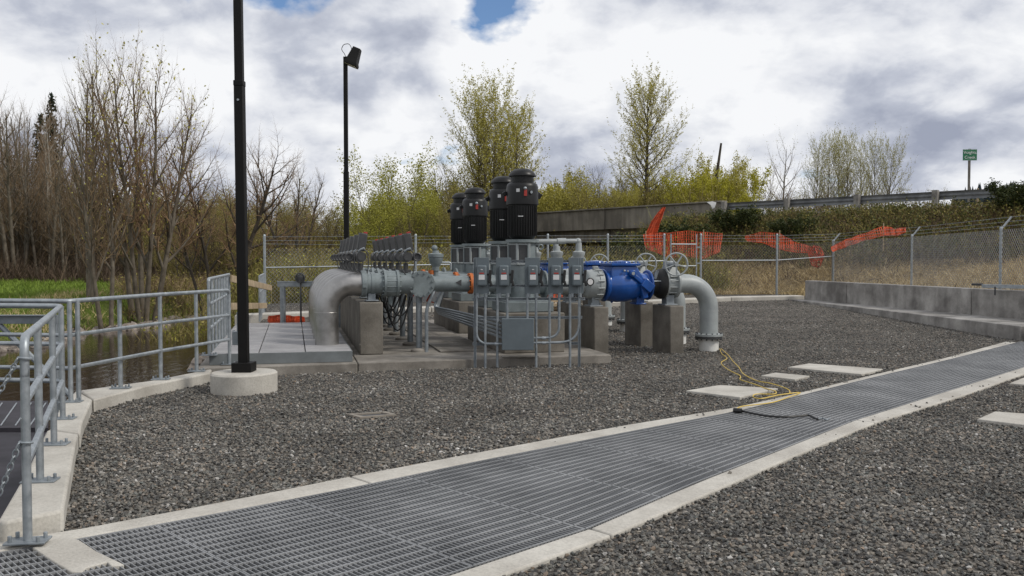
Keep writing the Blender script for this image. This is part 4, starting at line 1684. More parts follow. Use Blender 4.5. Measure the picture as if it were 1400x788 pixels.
def make_act(flip):
    t = thing('valve_actuator', '', 'actuator', P(-2.5, 0, PZ + 0.17), TH)
    MB().cyl((0, 0, 0), (0, 0, 0.18), 0.04, n=12).box((0, 0, 0.05), (0.15, 0.15, 0.05)).build('yoke', M_act, t, bevel=0.005)
    m = MB()
    m.cyl((0, -0.17, 0.28), (0, 0.17, 0.28), 0.082, n=22)
    m.cyl((0, -0.19, 0.28), (0, -0.165, 0.28), 0.058, n=18)
    m.cyl((0.05 * flip, 0.02, 0.28), (0.17 * flip, 0.02, 0.28), 0.06, n=16)
    m.build('gear_housing', M_act, t)
    m = MB()
    m.lathe([(0.05, -0.02), (0.05, 0.0)], (0.19 * flip, -0.06, 0.28), (0, 1, 0), 16)
    m.torus((0.18 * flip, -0.09, 0.28), (0, 1, 0), 0.06, 0.015, 16, 6)
    m.build('hand_crank', M_act, t)
    rot = Matrix.Rotation(R(-9 * flip), 3, 'Y')
    pn = MB().box((0.03, -0.02, 0.52), (0.13, 0.20, 0.29), rot=rot).build('control_box', M_act, t, bevel=0.015)
    MB().box(Vector((0.03, -0.02, 0.52)) + rot @ Vector((0.03, -0.04, 0.155)), (0.06, 0.08, 0.03), rot=rot).build('beacon', M_red, pn, bevel=0.006)
    m = MB()
    m.tube([(-0.04, -0.12, 0.36), (0.0, -0.17, 0.40), (0.05, -0.19, 0.42)], 0.02, 8)
    m.build('cable_gland', M_galv, pn)
    m = MB()
    m.tube(rounded([(0.03, -0.17, 0.41), (0.10, -0.18, 0.36), (0.12, -0.17, 0.15), (0.06, -0.16, -0.12)], 0.08), 0.011, 6)
    m.tube(rounded([(-0.03, -0.10, 0.40), (-0.10, -0.16, 0.36), (-0.11, -0.15, 0.12), (-0.02, -0.17, -0.02)], 0.08), 0.011, 6)
    m.build('cable', M_act, t)
    return t


ie, iv, a1, a2 = make_intake(), make_ivalve(), make_act(-1), make_act(1)
stand = thing('pipe_stand', '', 'pipe support', P(HS - 0.03, 0.05, SZ), TH)
MB().cyl((0, 0, 0.03), (0, 0, PZ - SZ - 0.10), 0.052, n=16).build('column', M_galvd, stand)
MB().lathe([(0.14, 0.003), (0.14, 0.035), (0.11, 0.055), (0.07, 0.065)], n=16).build('foot', M_conc, stand)
for k, t in enumerate(IT):
    labs = ['stainless intake elbow, %s of six along the plinth' % ORD[k], 'grey flanged intake valve, %s of six from the camera' % ORD[k],
            'dark actuator over the plinth edge, %s of its row from the camera' % ORD[k], 'dark actuator beside the header, %s of its row from the camera' % ORD[k],
            'grey tubular support under the header, %s from the camera' % ORD[k]]
    grp = ['stainless intake elbows', 'intake valves', 'actuators over the plinth', 'actuators beside the header', 'header supports']
    locs = [P(-2.72, t, PZ + 0.04), P(-2.63, t, PZ + 0.04), P(-2.72, t + 0.12, PZ + 0.19), P(-1.98, t + 0.08, PZ + 0.19), P(HS - 0.02, t + 0.06, SZ)]
    for src, lb, gp, lc in zip((ie, iv, a1, a2, stand), labs, grp, locs):
        if k == 0:
            src.location = lc
            tag(src, lb, None, gp)
        else:
            put(src, lb, lc, None, gp)
# conduit beside the nearest stand
cs = P(HS + 0.09, -0.05, SZ)
m = MB()
m.tube(rounded([cs, cs + Vector((0, 0, 0.72)), cs + Vector((0.1, 0, 0.95)), cs + Vector((0.16, 0.1, 1.1))], 0.12), 0.03, 10)
tag(m.build('bent_conduit', M_galvd), 'bent grey conduit rising beside the nearest header support', 'conduit')
# slack cables hanging between the plinth and the supports
m = MB()
for k in range(9):
    t = 0.1 + k * 0.35
    a, b = P(-2.28, t, 1.02), P(-1.86 + 0.05 * math.sin(k * 3), t + 0.1, 1.02)
    dpt = 0.30 + 0.09 * (k * 7 % 4)
    m.tube([a.lerp(b, i / 8) + Vector((0, 0, -dpt * 4 * (i / 8) * (1 - i / 8))) for i in range(9)], 0.013, 6)
tag(m.build('slack_cable', M_black), 'black slack cables looping under the intake valves', 'cables')

# ------------------------------------------------------------------ disconnect switch rack
RY = 13.3


def rk(px, py, dy=0.0):
    Y = RY + (px - 700) / 140.0 * 0.10 + dy
    return W(px, py, Y)


rack = thing('strut_rack', 'galvanized strut rack standing in the gravel and carrying five switches', 'rack', (0, 0, 0))


def strut(p0, p1, name, wd=0.041):
    d = p1 - p0
    c = (p0 + p1) / 2
    if abs(d.z) > 0.5 * d.length:
        m_ = MB()
        m_.box(c + Vector((-0.017, 0, 0)), (0.006, wd, d.length)).box(c + Vector((0.017, 0, 0)), (0.006, wd, d.length)).box(c + Vector((0, 0.015, 0)), (0.034, 0.006, d.length))
    else:
        m_ = MB()
        rot = Matrix.Rotation(math.atan2(d.y, d.x), 3, 'Z')
        m_.box(c + Vector((0, 0, 0.017)), (d.length, wd, 0.006), rot=rot).box(c - Vector((0, 0, 0.017)), (d.length, wd, 0.006), rot=rot).box(c + Vector((0, 0.015, 0)), (d.length, 0.006, 0.03), rot=rot)
        for i in range(int(d.length / 0.06)):
            q_ = p0.lerp(p1, (i + 0.5) * 0.06 / d.length)
            m_.box(q_ + Vector((0, -0.004, 0)), (0.025, 0.006, 0.012), rot=rot)
    return m_.build(name, M_galvd, rack, smooth=0)


for px in (649.5, 792):
    a, b = rk(px, 355), rk(px, 520)
    strut(Vector((b.x, b.y, -0.2)), Vector((a.x, a.y, rk(px, 353).z)), 'upright')
for py, x0, x1, dy in ((357.5, 648, 796, 0.03), (391, 648, 796, 0.03), (409, 646, 800, 0.03), (434.5, 648, 796, 0.045), (470.5, 646, 668, 0.045), (469.5, 776, 794, 0.03)):
    strut(rk(x0, py, dy + 0.03), rk(x1, py, dy + 0.03), 'cross_strut')


def make_switch():
    t = thing('disconnect_switch', '', 'switch', (0, 0, 0))
    sc = RY / F
    Wd, Hh = 20.5 * sc, 49.5 * sc
    MB().box((0, 0, 0), (Wd, 0.03, Hh)).build('back_plate', M_sw, t, bevel=0.004)
    MB().box((0.005, -0.06, 0.003), (0.148, 0.10, 0.315)).build('enclosure', M_sw, t, bevel=0.025, seg=3)
    MB().box((0.005, -0.112, -0.02), (0.09, 0.004, 0.075)).build('label_plate', M_lab, t)
    MB().box((0.005, -0.112, 0.04), (0.07, 0.004, 0.018)).build('warning_strip', M_red, t)
    MB().box((0.005, -0.112, 0.095), (0.03, 0.006, 0.012)).build('latch', M_lab, t)
    m = MB()
    m.box((0.128, -0.075, -0.01), (0.042, 0.03, 0.20), rot=Matrix.Rotation(R(5), 3, 'Y'))
    m.box((0.140, -0.08, -0.115), (0.038, 0.035, 0.08), rot=Matrix.Rotation(R(-14), 3, 'Y'))
    m.box((0.10, -0.06, 0.02), (0.06, 0.02, 0.03))
    m.build('handle', M_black, t, bevel=0.006)
    m = MB()
    for x in (-0.06, 0.06):
        m.cyl((x, 0, -Hh / 2 - 0.05), (x, 0, -Hh / 2 + 0.01), 0.03, n=10)
    m.build('conduit_hub', M_galvd, t)
    return t


sw = make_switch()
swx = [658.5, 688.5, 728, 759.5, 787.5]
swl = ['grey disconnect switch beside the orange flange, first from the header', 'grey disconnect switch in front of the second pump, second from the header', 'grey disconnect switch in the middle, in front of the nearest pump', 'grey disconnect switch fourth from the header, below the smaller air valve', 'grey disconnect switch closest to the blue valve']
for i, (x, lb) in enumerate(zip(swx, swl)):
    c = rk(x, 377.3, 0.0)
    if i == 0:
        sw.location = c
        tag(sw, lb, None, 'grey disconnect switches on the rack')
    else:
        put(sw, lb, c)
jb_c = rk(708, 456.7, 0.0)
jb_ = thing('junction_box', 'large square grey junction box low on the switch rack', 'electrical box', jb_c)
sc = RY / F
MB().box((0, 0, 0), (44 * sc, 0.20, 43.5 * sc)).build('enclosure', M_sw, jb_, bevel=0.006)
MB().box((0, -0.106, 0), (43 * sc, 0.012, 42.5 * sc)).build('cover', M_sw, jb_, bevel=0.004)
# conduits from switches
cdl = [('straight grey conduit from the first switch down into the gravel', [(663.5, 402), (663.5, 515)]),
       ('straight grey conduit from the second switch down into the gravel', [(680, 402), (680, 513)]),
       ('short straight conduit from the second switch to the box top', [(693.5, 402), (693.5, 436)]),
       ('short straight conduit from the middle switch to the box top', [(721, 402), (721, 436)]),
       ('straight grey conduit from the middle switch down beside the box', [(733, 402), (733, 510)]),
       ('straight grey conduit from the fourth switch down into the gravel', [(751.5, 402), (751.5, 507)]),
       ('curved conduit from the fourth switch sweeping into the box side', [(764.5, 402), (764.5, 461.5), (730, 462.5)]),
       ('straight grey conduit from the last switch down into the gravel', [(779.3, 402), (779.3, 505)]),
       ('wide curved conduit from the last switch sweeping into the box side', [(792, 402), (792, 468), (730, 469)]),
       ('curved conduit from the first switch sweeping into the box', [(651.5, 402), (651.5, 470), (687, 470.5)])]
for lb, pp_ in cdl:
    pts_ = [rk(x, y, 0.0) for x, y in pp_]
    m = MB()
    m.tube(rounded(pts_, 0.30, 8), 0.0205, 10)
    o = tag(m.build('conduit', M_galvd), lb, 'conduit')
    if len(pp_) > 2:
        q_ = rk(pp_[2][0] + (14 if pp_[2][0] > 700 else -8), pp_[2][1])
        MB().cyl(q_ - Vector((0.03, 0, 0)), q_ + Vector((0.03, 0, 0)), 0.027, n=10).build('coupling', M_galv, o)
# conduit bundle running back from the box to the header
for i in range(5):
    a = rk(686.5, 440 + i * 5.5, 0.02)
    b = P(-0.98 + 0.06 * i, 1.2 + i * 0.35, a.z + 0.02)
    c = P(-1.15 + 0.10 * i, 2.4 + i * 0.5, a.z + 0.03)
    d_ = Vector((c.x, c.y, 1.15)) + U * 0.2
    m = MB()
    m.tube(rounded([a, b.lerp(c, 0.2), c, c.lerp(d_, 0.6), d_], 0.25, 6), 0.022, 8)
    tag(m.build('conduit', M_galvd), '%s grey conduit of the bundle running back from the box' % ['topmost', 'second', 'middle', 'fourth', 'lowest'][i], 'conduit', 'conduits running back from the box')
# loose boards at the foot of the box
q4 = [rk(686, 489, 0.25), rk(735, 486, 0.3)]
tag(MB().box((q4[0] + q4[1]) / 2 + Vector((0, 0, 0)), ((q4[1] - q4[0]).length, 0.18, 0.02), math.atan2(q4[1].y - q4[0].y, q4[1].x - q4[0].x)).build('loose_board', M_conc, bevel=0.003), 'thin grey board lying on the slab edge under the box', 'board')

# ------------------------------------------------------------------ gate frame, orange net on the deck, kerb beyond
gf = thing('slide_gate_frame', 'grey steel slide gate frame with hand gear behind the plank deck', 'gate frame', (0, 0, 0))
gY = 19.6
pA_, pB_ = W(383, 388.5, gY), W(470, 388.5, gY)
MB().box((pA_ + pB_) / 2, ((pB_ - pA_).length + .1, 0.14, 0.12)).box((pA_ + pB_) / 2 + Vector((0, -.075, .055)), ((pB_ - pA_).length + .1, 0.012, 0.02)).build('beam', M_galvd, gf, bevel=0.005)
for px in (386.5, 466):
    a = W(px, 388, gY)
    MB().box((a.x, gY, (a.z - 0.05) / 2), (0.10, 0.12, a.z - 0.05)).box((a.x + .03, gY - .065, (a.z - 0.05) / 2), (0.02, 0.014, a.z - 0.25)).build('post', M_galvd, gf, bevel=0.005)
a = W(411, 380, gY - 0.12)
MB().cyl((a.x, a.y, 0.05), (a.x, a.y, a.z), 0.02, n=10).build('stem', M_act, gf)
MB().lathe([(0.07, -0.05), (0.09, 0.0), (0.09, 0.06), (0.05, 0.1)], (a.x, a.y, a.z - 0.03), (0, 0, 1), 16).torus((a.x, a.y - 0.05, a.z), (0, 1, 0), 0.10, 0.018, 20, 6).box((a.x, a.y - .06, a.z), (.03, .05, .22)).build('hand_gear', M_act, gf)


def net_cloth(name, label, grid, mat_=M_or, pitch=0.13, wdt=0.045, crumple=0.12, seed=1):
    """orange safety netting: real strips along both directions of a bilinear, crumpled sheet. grid = rows of points"""
    rg = np.random.default_rng(seed)
    rows = [np.array([tuple(p) for p in r]) for r in grid]
    A = np.stack(rows)                       # (nr, nc, 3)
    nr_, nc_ = A.shape[:2]
    Wl = np.linalg.norm(np.diff(A[0], axis=0), axis=1).sum()
    Hl = np.linalg.norm(np.diff(A[:, 0], axis=0), axis=1).sum() + 1e-3
    nu, nv = max(4, int(Wl / pitch)), max(3, int(Hl / pitch))
    uu, vv = np.linspace(0, nc_ - 1, nu * 2 + 1), np.linspace(0, nr_ - 1, nv * 2 + 1)

    def ev(u, v):
        i = np.clip(np.floor(v).astype(int), 0, nr_ - 2)
        j = np.clip(np.floor(u).astype(int), 0, nc_ - 2)
        a, b = (v - i)[..., None], (u - j)[..., None]
        return (A[i, j] * (1 - a) * (1 - b) + A[i, j + 1] * (1 - a) * b + A[i + 1, j] * a * (1 - b) + A[i + 1, j + 1] * a * b)
    ph = rg.uniform(0, 6.28, 8)
    V, Q, n = [], [], 0

    def fold(u, v):
        return crumple * (np.sin(u * 9 + ph[0]) + 0.6 * np.sin(v * 7 + u * 5 + ph[1]) + 0.4 * np.sin(u * 23 + ph[2]))
    for dirn in (0, 1):
        for k_ in range((nv if dirn == 0 else nu) + 1):
            if dirn == 0:
                u = uu
                v = np.full_like(u, (nr_ - 1) * k_ / nv)
            else:
                v = vv
                u = np.full_like(v, (nc_ - 1) * k_ / nu)
            p = ev(u, v)
            p[:, 1] += fold(u, v)
            p[:, 2] += 0.6 * fold(v + 3, u) * 0.5
            t_ = np.gradient(p, axis=0)
            t_ /= np.linalg.norm(t_, axis=1)[:, None] + 1e-9
            sd = np.cross(t_, np.array([0, 1.0, 0.15]))
            sd /= np.linalg.norm(sd, axis=1)[:, None] + 1e-9
            m_ = len(p)
            V.append(p - sd * wdt / 2)
            V.append(p + sd * wdt / 2)
            i = np.arange(m_ - 1)
            Q.append(np.stack([n + i, n + i + 1, n + m_ + i + 1, n + m_ + i], 1))
            n += 2 * m_
    me_ = np_mesh(name, np.concatenate(V), [np.concatenate(Q)], mat_)
    return tag(link(name, me_), label, 'netting')


net_cloth('safety_net', 'orange safety netting lying behind the plank deck at the gate frame', [[W(367, 433, 20.4), W(385, 431.5, 20.4), W(398, 433, 20.4), W(416, 434, 20.4)], [W(367, 441, 20.2), W(385, 441, 20.2), W(398, 441, 20.2), W(416, 441, 20.2)]], pitch=0.06, wdt=0.05, crumple=0.03)

# pale kerb strip on the far side of the gravel
fk = bpy.data.objects.new('far_kerb', None)
C.objects.link(fk)
struct(fk, 'pale concrete kerb strip along the far edge of the gravel')
fkp = [GG(320, 431, 0.14), GG(590, 421, 0.12), GG(870, 415, 0.08), GG(1000, 410, 0.05), GG(1100, 408.5, 0.03)]
fkp = [Vector((p.x, p.y, 0)) for p in fkp]
for a, b in zip(fkp[:-1], fkp[1:]):
    g = (b - a).normalized() * 0.01
    MB().prism([(p.x, p.y) for p in (a + g, b - g, b - g + Vector((-.1, 0.55, 0)), a + g + Vector((-.1, 0.55, 0)))], lambda x, y: yard_z(x, y) - 0.2, lambda x, y: yard_z(x, y) + 0.13).build('kerb_segment', M_kerb, fk, bevel=0.02)

# ------------------------------------------------------------------ stepped retaining wall
LZ = 0.30
l_near, l_far = G(1395, 446, LZ), G(1082, 409.5, LZ)
w_near, w_far = G(1400, 437, LZ), G(1100, 409.5, LZ)
wd = (w_near - w_far).normalized()
w_ext = w_near + wd * 7.0
WH = 0.64
wall = bpy.data.objects.new('retaining_wall', None)
C.objects.link(wall)
tag(wall, 'long low stained concrete retaining wall with a ledge in front', 'wall')
ln = (w_near - w_far).length


def wall_t(px):
    # distance along the wall whose top shows at px
    best = min(((abs((CX + F * (w_far + wd * s_).x / (w_far + wd * s_).y) - px), s_) for s_ in np.linspace(0, ln + 7, 600)))
    return best[1]


wj = [0, wall_t(1157), wall_t(1328), ln + 3.5, ln + 7]
wn = Vector((-wd.y, wd.x, 0))
if wn.x < 0:
    wn = -wn
for s0, s1 in zip(wj[:-1], wj[1:]):
    a, b = w_far + wd * (s0 + 0.016), w_far + wd * (s1 - 0.016)
    MB().prism([(p.x, p.y) for p in (a, b, b + wn * 0.3, a + wn * 0.3)], -0.6, LZ + WH).build('wall_panel', M_wall, wall, bevel=0.018)
ldir = (l_near - l_far).normalized()
ledge = [l_far + ldir * 0.0, l_near, l_near + Vector((0.9, 0.25, 0)), w_near + wn * 0.15, w_far + wn * 0.15]
MB().prism([(p.x, p.y) for p in ledge], -0.6, LZ - 0.002).build('ledge', M_wall, wall, bevel=0.018)
# dark end plate at the trench mouth
e0_ = G(1397, 470, 0.02)
tag(MB().box((l_near.x + 0.35, l_near.y - 0.05, 0.15), (0.5, 0.06, 0.32)).build('steel_end_plate', M_act, bevel=0.006), 'dark steel plate closing the trench end at the wall ledge', 'plate')
# aluminium channel on the wall top
aY = 20.6
p0_, p1_ = W(1344, 391, aY), W(1420, 391, aY - 0.9)
dch = (p1_ - p0_)
chn = thing('steel_channel', 'pale steel channel lying over the top of the retaining wall', 'channel', p0_ + Vector((0, 0, .03)), math.atan2(dch.y, dch.x))
MB().box((dch.length / 2, 0, 0), (dch.length, 0.16, 0.012)).box((dch.length / 2, -0.08, -0.035), (dch.length, 0.012, 0.08)).box((dch.length / 2, 0.08, -0.035), (dch.length, 0.012, 0.08)).build('web', M_galv, chn)
MB().cyl((-0.25, 0, 0), (0.0, 0, 0), 0.03, n=10).box((0.3, -0.09, -0.14), (0.03, 0.02, 0.2)).build('end_rod', M_act, chn)

# ------------------------------------------------------------------ paving lids, rusty frame, cord
lids = [('square pale concrete slab in the gravel, under the yellow cord', [(938, 534), (984, 526.5), (1052, 529.5), (1066, 534), (1010, 543.5)][:1] + [(984, 526.5), (1064, 531), (1012, 543)]),
        ('smallest pale concrete slab, between the two larger ones', [(1040, 513.5), (1060, 509.5), (1107, 514), (1087, 518.5)]),
        ('long pale concrete slab nearest the retaining wall', [(1077, 502), (1106, 497), (1207, 504.5), (1178, 511.5)]),
        ('pale concrete slab on the near side of the trench', [(1336, 573), (1360, 562.5), (1450, 569), (1432, 584.5)]),
        ('pale concrete slab cut by the frame edge above its neighbour', [(1380, 524), (1402, 515.5), (1470, 521), (1450, 530)])]
for lb, pq in lids:
    pts_ = [G(x, y, 0.035) for x, y in pq]
    tag(MB().prism([(p.x, p.y) for p in pts_], -0.06, 0.035).build('stepping_slab', M_kerb, bevel=0.008), lb, 'paving slab')
fr_ = [G(475, 567, 0.02), G(492, 571.5, 0.02), G(542, 567.5, 0.02), G(527, 563.5, 0.02)]
lf = thing('lid_frame', 'flat rusty metal lid frame sunk in the gravel', 'lid', (0, 0, 0))
MB().prism([(p.x, p.y) for p in fr_], -0.03, 0.012).build('plate', M_act, lf, bevel=0.003)
cfr = sum(fr_, Vector()) / 4
for i in range(4):
    a, b = fr_[i], fr_[(i + 1) % 4]
    ai, bi = a + (cfr - a).normalized() * 0.06, b + (cfr - b).normalized() * 0.06
    MB().prism([(p.x, p.y) for p in (a, b, bi, ai)], 0.0, 0.028).build('rim', mat('rim_tan', (0.27, 0.24, 0.20), 0.8), lf)


def smooth_path(pts_, n=6):
    o = []
    m_ = len(pts_)
    for i in range(m_ - 1):
        p0, p1, p2, p3 = pts_[max(i - 1, 0)], pts_[i], pts_[i + 1], pts_[min(i + 2, m_ - 1)]
        for k_ in range(n):
            t = k_ / n
            o.append(0.5 * ((2 * p1) + (p2 - p0) * t + (2 * p0 - 5 * p1 + 4 * p2 - p3) * t * t + (3 * p1 - p0 - 3 * p2 + p3) * t ** 3))
    o.append(pts_[-1])
    return o


def pxz(lst, z=0.04):
    return [G(x, y, z) for x, y in lst]


cordA = pxz([(984, 477), (987, 484), (994, 490), (986, 496), (992, 503), (1000, 508), (1012, 514), (1012, 519), (1024, 523), (1036, 527), (1046, 531)]) + pxz([(1060, 535), (1058, 539), (1034, 539), (1030, 543), (1042, 545), (1066, 540), (1094, 537), (1076, 544), (1058, 550), (1038, 553), (1014, 556), (1004, 561)], 0.055)
cordB = pxz([(986, 477), (996, 486), (1002, 494), (1010, 502), (1016, 511), (1030, 519), (1040, 522), (1052, 524), (1066, 528), (1078, 533), (1080, 538)], 0.05)
cord = thing('extension_cord', 'yellow extension cord trailing from the white pipe to the grating', 'cord', (0, 0, 0))
MB().tube(smooth_path(cordA), 0.0066, 6).build('strand', M_yel, cord)
MB().tube(smooth_path(cordB), 0.0066, 6).build('strand', M_yel, cord)
MB().cyl(G(1003, 561, 0.055), G(1014, 562, 0.055), 0.026, n=10).build('plug', M_black, cord)
bc = pxz([(1014, 562), (1032, 566), (1056, 569.5), (1080, 570), (1104, 568), (1112, 571), (1118, 573.5)], 0.05)
tag(MB().tube(smooth_path(bc), 0.012, 6).build('black_cable', M_black), 'short black cable lying across the grating from the yellow cord', 'cable')
m = MB()
m.tube(smooth_path(pxz([(1118, 573), (1124, 572), (1130, 574), (1134, 572)], 0.045)), 0.008, 6)
tag(m.build('frayed_cable_end', M_galvd), 'pale frayed wire ends at the end of the black cable', 'wire')

# ------------------------------------------------------------------ chain link fences
def link_mesh(p0, p1, h, name, parent, z_off=0.03, pitch=0.118, wire=0.0084):
    """one bay of chain link: straight diagonal wires of both directions, each a thin three-sided rod"""
    d = Vector((p1.x - p0.x, p1.y - p0.y, 0))
    Lg = d.length
    d.normalize()
    nrm_ = np.array([-d.y, d.x, 0])
    V, T, n = [], [], 0
    o = np.array(p0)
    dz = (p1.z - p0.z) / Lg

    def pt(u, v):
        return o + np.array([d.x * u, d.y * u, dz * u + v + z_off])
    for s_ in (1, -1):
        k0 = int(-h / pitch) - 1
        for k_ in range(k0, int((Lg + h) / pitch) + 2):
            c = k_ * pitch
            # line u = c + s*v
            if s_ == 1:
                v0, v1 = max(0, -c), min(h, Lg - c)
            else:
                v0, v1 = max(0, c - Lg), min(h, c)
            if v1 - v0 < 0.02:
                continue
            a, b = pt(c + s_ * v0, v0), pt(c + s_ * v1, v1)
            ax = (b - a) / np.linalg.norm(b - a)
            e = np.cross(ax, nrm_)
            off = nrm_ * 0.002 * s_
            V += [a + e * wire / 2 + off, a - e * wire / 2 + off, a + nrm_ * wire * s_ + off, b + e * wire / 2 + off, b - e * wire / 2 + off, b + nrm_ * wire * s_ + off]
            T += [(n, n + 1, n + 4, n + 3), (n + 1, n + 2, n + 5, n + 4), (n + 2, n, n + 3, n + 5)]
            n += 6
    me_ = np_mesh(name, np.array(V), [np.array(T)], M_wire)
    return link(name, me_, parent)


def fence_run(label, pts_, h, arms, wires=True, rail=True, pr=0.036):
    root = thing('chain_link_fence', label, 'fence', (0, 0, 0))
    pts_ = [Vector(p) for p in pts_]
    tops = []
    for i, p in enumerate(pts_):
        a = arms[i] if isinstance(arms, (list, tuple)) else arms
        ph = h + (0.42 if a == 'tall' else 0.06)
        po = MB().cyl((p.x, p.y, p.z - 0.4), (p.x, p.y, p.z + ph), pr if a != 'tall' else pr * 1.15, n=10).lathe([(pr * 1.2, 0), (pr * 0.8, 0.04), (0.0, 0.05)], (p.x, p.y, p.z + ph), (0, 0, 1), 10).build('post', M_galv, root)
        if a == 'tall':
            tops.append((p + Vector((0, 0, h + 0.1)), Vector((0, 0, 0.30))))
        else:
            av = Vector(a)
            b0 = p + Vector((0, 0, h + 0.04))
            m_ = MB()
            rot = av.to_track_quat('Z', 'Y').to_matrix()
            m_.box(b0 + av / 2, (0.05, 0.03, av.length), rot=rot)
            m_.build('barb_arm', M_galv, po)
            tops.append((b0, av))
    for i, (a, b) in enumerate(zip(pts_[:-1], pts_[1:])):
        link_mesh(a, b, h, 'wire_mesh', root)
        d = (b - a)
        if rail:
            z_ = h * 0.70
            MB().cyl(a + Vector((0, 0, z_)), b + Vector((0, 0, z_)), 0.021, n=8).build('brace_rail', M_galv, root)
        if wires:
            m_ = MB()
            for f in (0.25, 0.6, 0.97):
                q0, q1 = tops[i][0] + tops[i][1] * f, tops[i + 1][0] + tops[i + 1][1] * f
                m_.cyl(q0, q1, 0.0045, n=4)
                nbarb = int(d.length / 0.2)
                for j in range(nbarb):
                    c = q0.lerp(q1, (j + 0.5) / nbarb)
                    m_.cyl(c - Vector((0.0, 0, 0.022)), c + Vector((0.0, 0, 0.022)), 0.003, n=3)
            m_.build('barbed_wire', M_galvd, root, smooth=0)
    return root


def fpt(px, Y, z=None):
    x = (px - CX) / F * Y
    return Vector((x, Y, yard_z(x, Y) if z is None else z))


A45 = (-0.19, -0.16, 0.30)
nE = 6
pL, pR = fpt(362, 26.8, 0.12), fpt(908, 32.6, 0.32)
ptsb = [pL.lerp(pR, i / nE) for i in range(nE + 1)]
fence_run('chain link fence with barbed wire running behind the pumps to the gate', ptsb, 1.83, ['tall', (0.10, -0.1, 0.36)] + ['tall'] * (nE - 1))
pG, pC, pD = fpt(958, 33.0, 0.33), fpt(1062, 33.6, 0.34), Vector((13.0, 35.6, 0.50))
fence_run('chain link fence bay beside the gate in front of the orange netting', [pG, pC, pD], 1.83, ['tall', 'tall', (0.26, 0.0, 0.32)])
pE_, pF_, pI_ = Vector((13.2, 29.0, 0.52)), Vector((12.35, 22.2, 0.52)), Vector((11.5, 15.2, 0.52))
fence_run('chain link fence with slanted barbed wire arms standing behind the retaining wall', [pD + Vector((0.0, -0.09, 0)), pE_, pF_, pI_], 1.85, [(0.26, 0.0, 0.32)] * 4, True, False)
# gate
gate = thing('fence_gate', 'narrow chain link gate between two tall posts in front of the orange netting', 'gate', (0, 0, 0))
g0_, g1_ = fpt(917, 32.65, 0.36), fpt(952, 32.95, 0.36)
for a in (g0_, g1_):
    MB().cyl(a, a + Vector((0, 0, 2.24)), 0.026, n=10).build('frame_upright', M_galv, gate)
for z_ in (0.05, 1.05, 1.86):
    MB().cyl(g0_ + Vector((0, 0, z_)), g1_ + Vector((0, 0, z_)), 0.022, n=8).build('frame_rail', M_galv, gate)
link_mesh(g0_, g1_, 1.83, 'wire_mesh', gate)
for z_ in (0.5, 1.15, 1.75):
    MB().box(((g1_.x + pG.x) / 2, (g1_.y + pG.y) / 2, g1_.z + z_), (0.16, 0.04, 0.05)).build('hinge', M_galv, gate)
# small clutter seen between the pipes
tag(MB().box((0, 0, 0), (0.06, 0.9, 0.3), rot=Matrix.Rotation(R(12), 3, 'X')).build('barricade_board', M_or, None, W(591, 405, 20.5), R(80)), 'orange and white striped barricade board seen past the blind flange', 'barricade')
bd = bpy.data.objects['barricade_board']
for i in range(4):
    MB().box((-0.036, -0.34 + i * 0.24, 0.0), (0.006, 0.10, 0.3), rot=Matrix.Rotation(R(28), 3, 'X')).build('stripe', M_lab, bd, smooth=0)
cn = W(461, 420, 21.0)
cone = thing('marker_cone', 'small orange marker cone between the nearest elbow and the concrete wall', 'cone', (cn.x, 21.0, 0.16))
MB().lathe([(0.16, 0.03), (0.03, 0.72), (0.03, 0.73)], n=16).build('body', M_or, cone)
MB().box((0, 0, 0.02), (0.36, 0.36, 0.03)).build('base', M_or, cone)
tp_ = thing('timber_pile', 'low pile of pale sawn timber seen under the switches', 'timber', (W(770, 405, 23.5).x, 23.5, yard_z(1, 23.5)), R(15))
for i in range(9):
    rz_ = R(random.uniform(-25, 25))
    MB().box((random.uniform(-0.6, 0.6), random.uniform(-.2, .2), 0.05 + 0.09 * (i // 2)), (random.uniform(1.0, 1.9), 0.14, 0.07), rz_).build('plank', M_wood, tp_)
net_cloth('safety_net', 'crumpled orange netting lying by the timber pile under the switches', [[W(742, 408, 23.9), W(765, 400, 23.9), W(790, 398, 23.9), W(806, 402, 23.9)], [W(738, 420, 23.6), W(765, 420, 23.6), W(790, 420, 23.6), W(806, 418, 23.6)]], pitch=0.1, wdt=0.06, crumple=0.06, seed=4)

# orange nets on the embankment
NK = dict(pitch=0.09, wdt=0.034, crumple=0.045)
net_cloth('safety_net', 'orange safety netting hanging down from the bridge parapet', [[W(905, 284, 50), W(910, 283, 50)], [W(891, 303, 45), W(903, 303, 45)], [W(880, 325, 39), W(896, 325, 39)]], seed=2, **NK)
net_cloth('safety_net', 'wide orange safety netting stretched behind the fence gate', [[W(880, 321, 38.5), W(895, 319, 38.5), W(915, 319, 38.3), W(938, 316, 38.2), W(962, 318, 38), W(988, 320, 38)], [W(882, 335, 38.2), W(895, 334, 38.2), W(915, 336, 38), W(938, 336, 37.9), W(962, 335, 37.7), W(986, 333, 37.7)], [W(886, 342, 37.9), W(898, 346, 37.9), W(915, 353, 37.6), W(938, 351, 37.5), W(962, 354, 37.3), W(984, 345, 37.3)]], seed=3, **NK)
net_cloth('safety_net', 'orange safety netting draped low on the slope behind the corner post', [[W(1018, 324, 37.6), W(1040, 318, 37.4), W(1066, 320, 37.2), W(1085, 331, 37), W(1112, 339, 36.6)], [W(1022, 330, 37.3), W(1042, 332, 37.1), W(1066, 341, 36.9), W(1086, 345, 36.7), W(1112, 346, 36.3)]], seed=5, **NK)
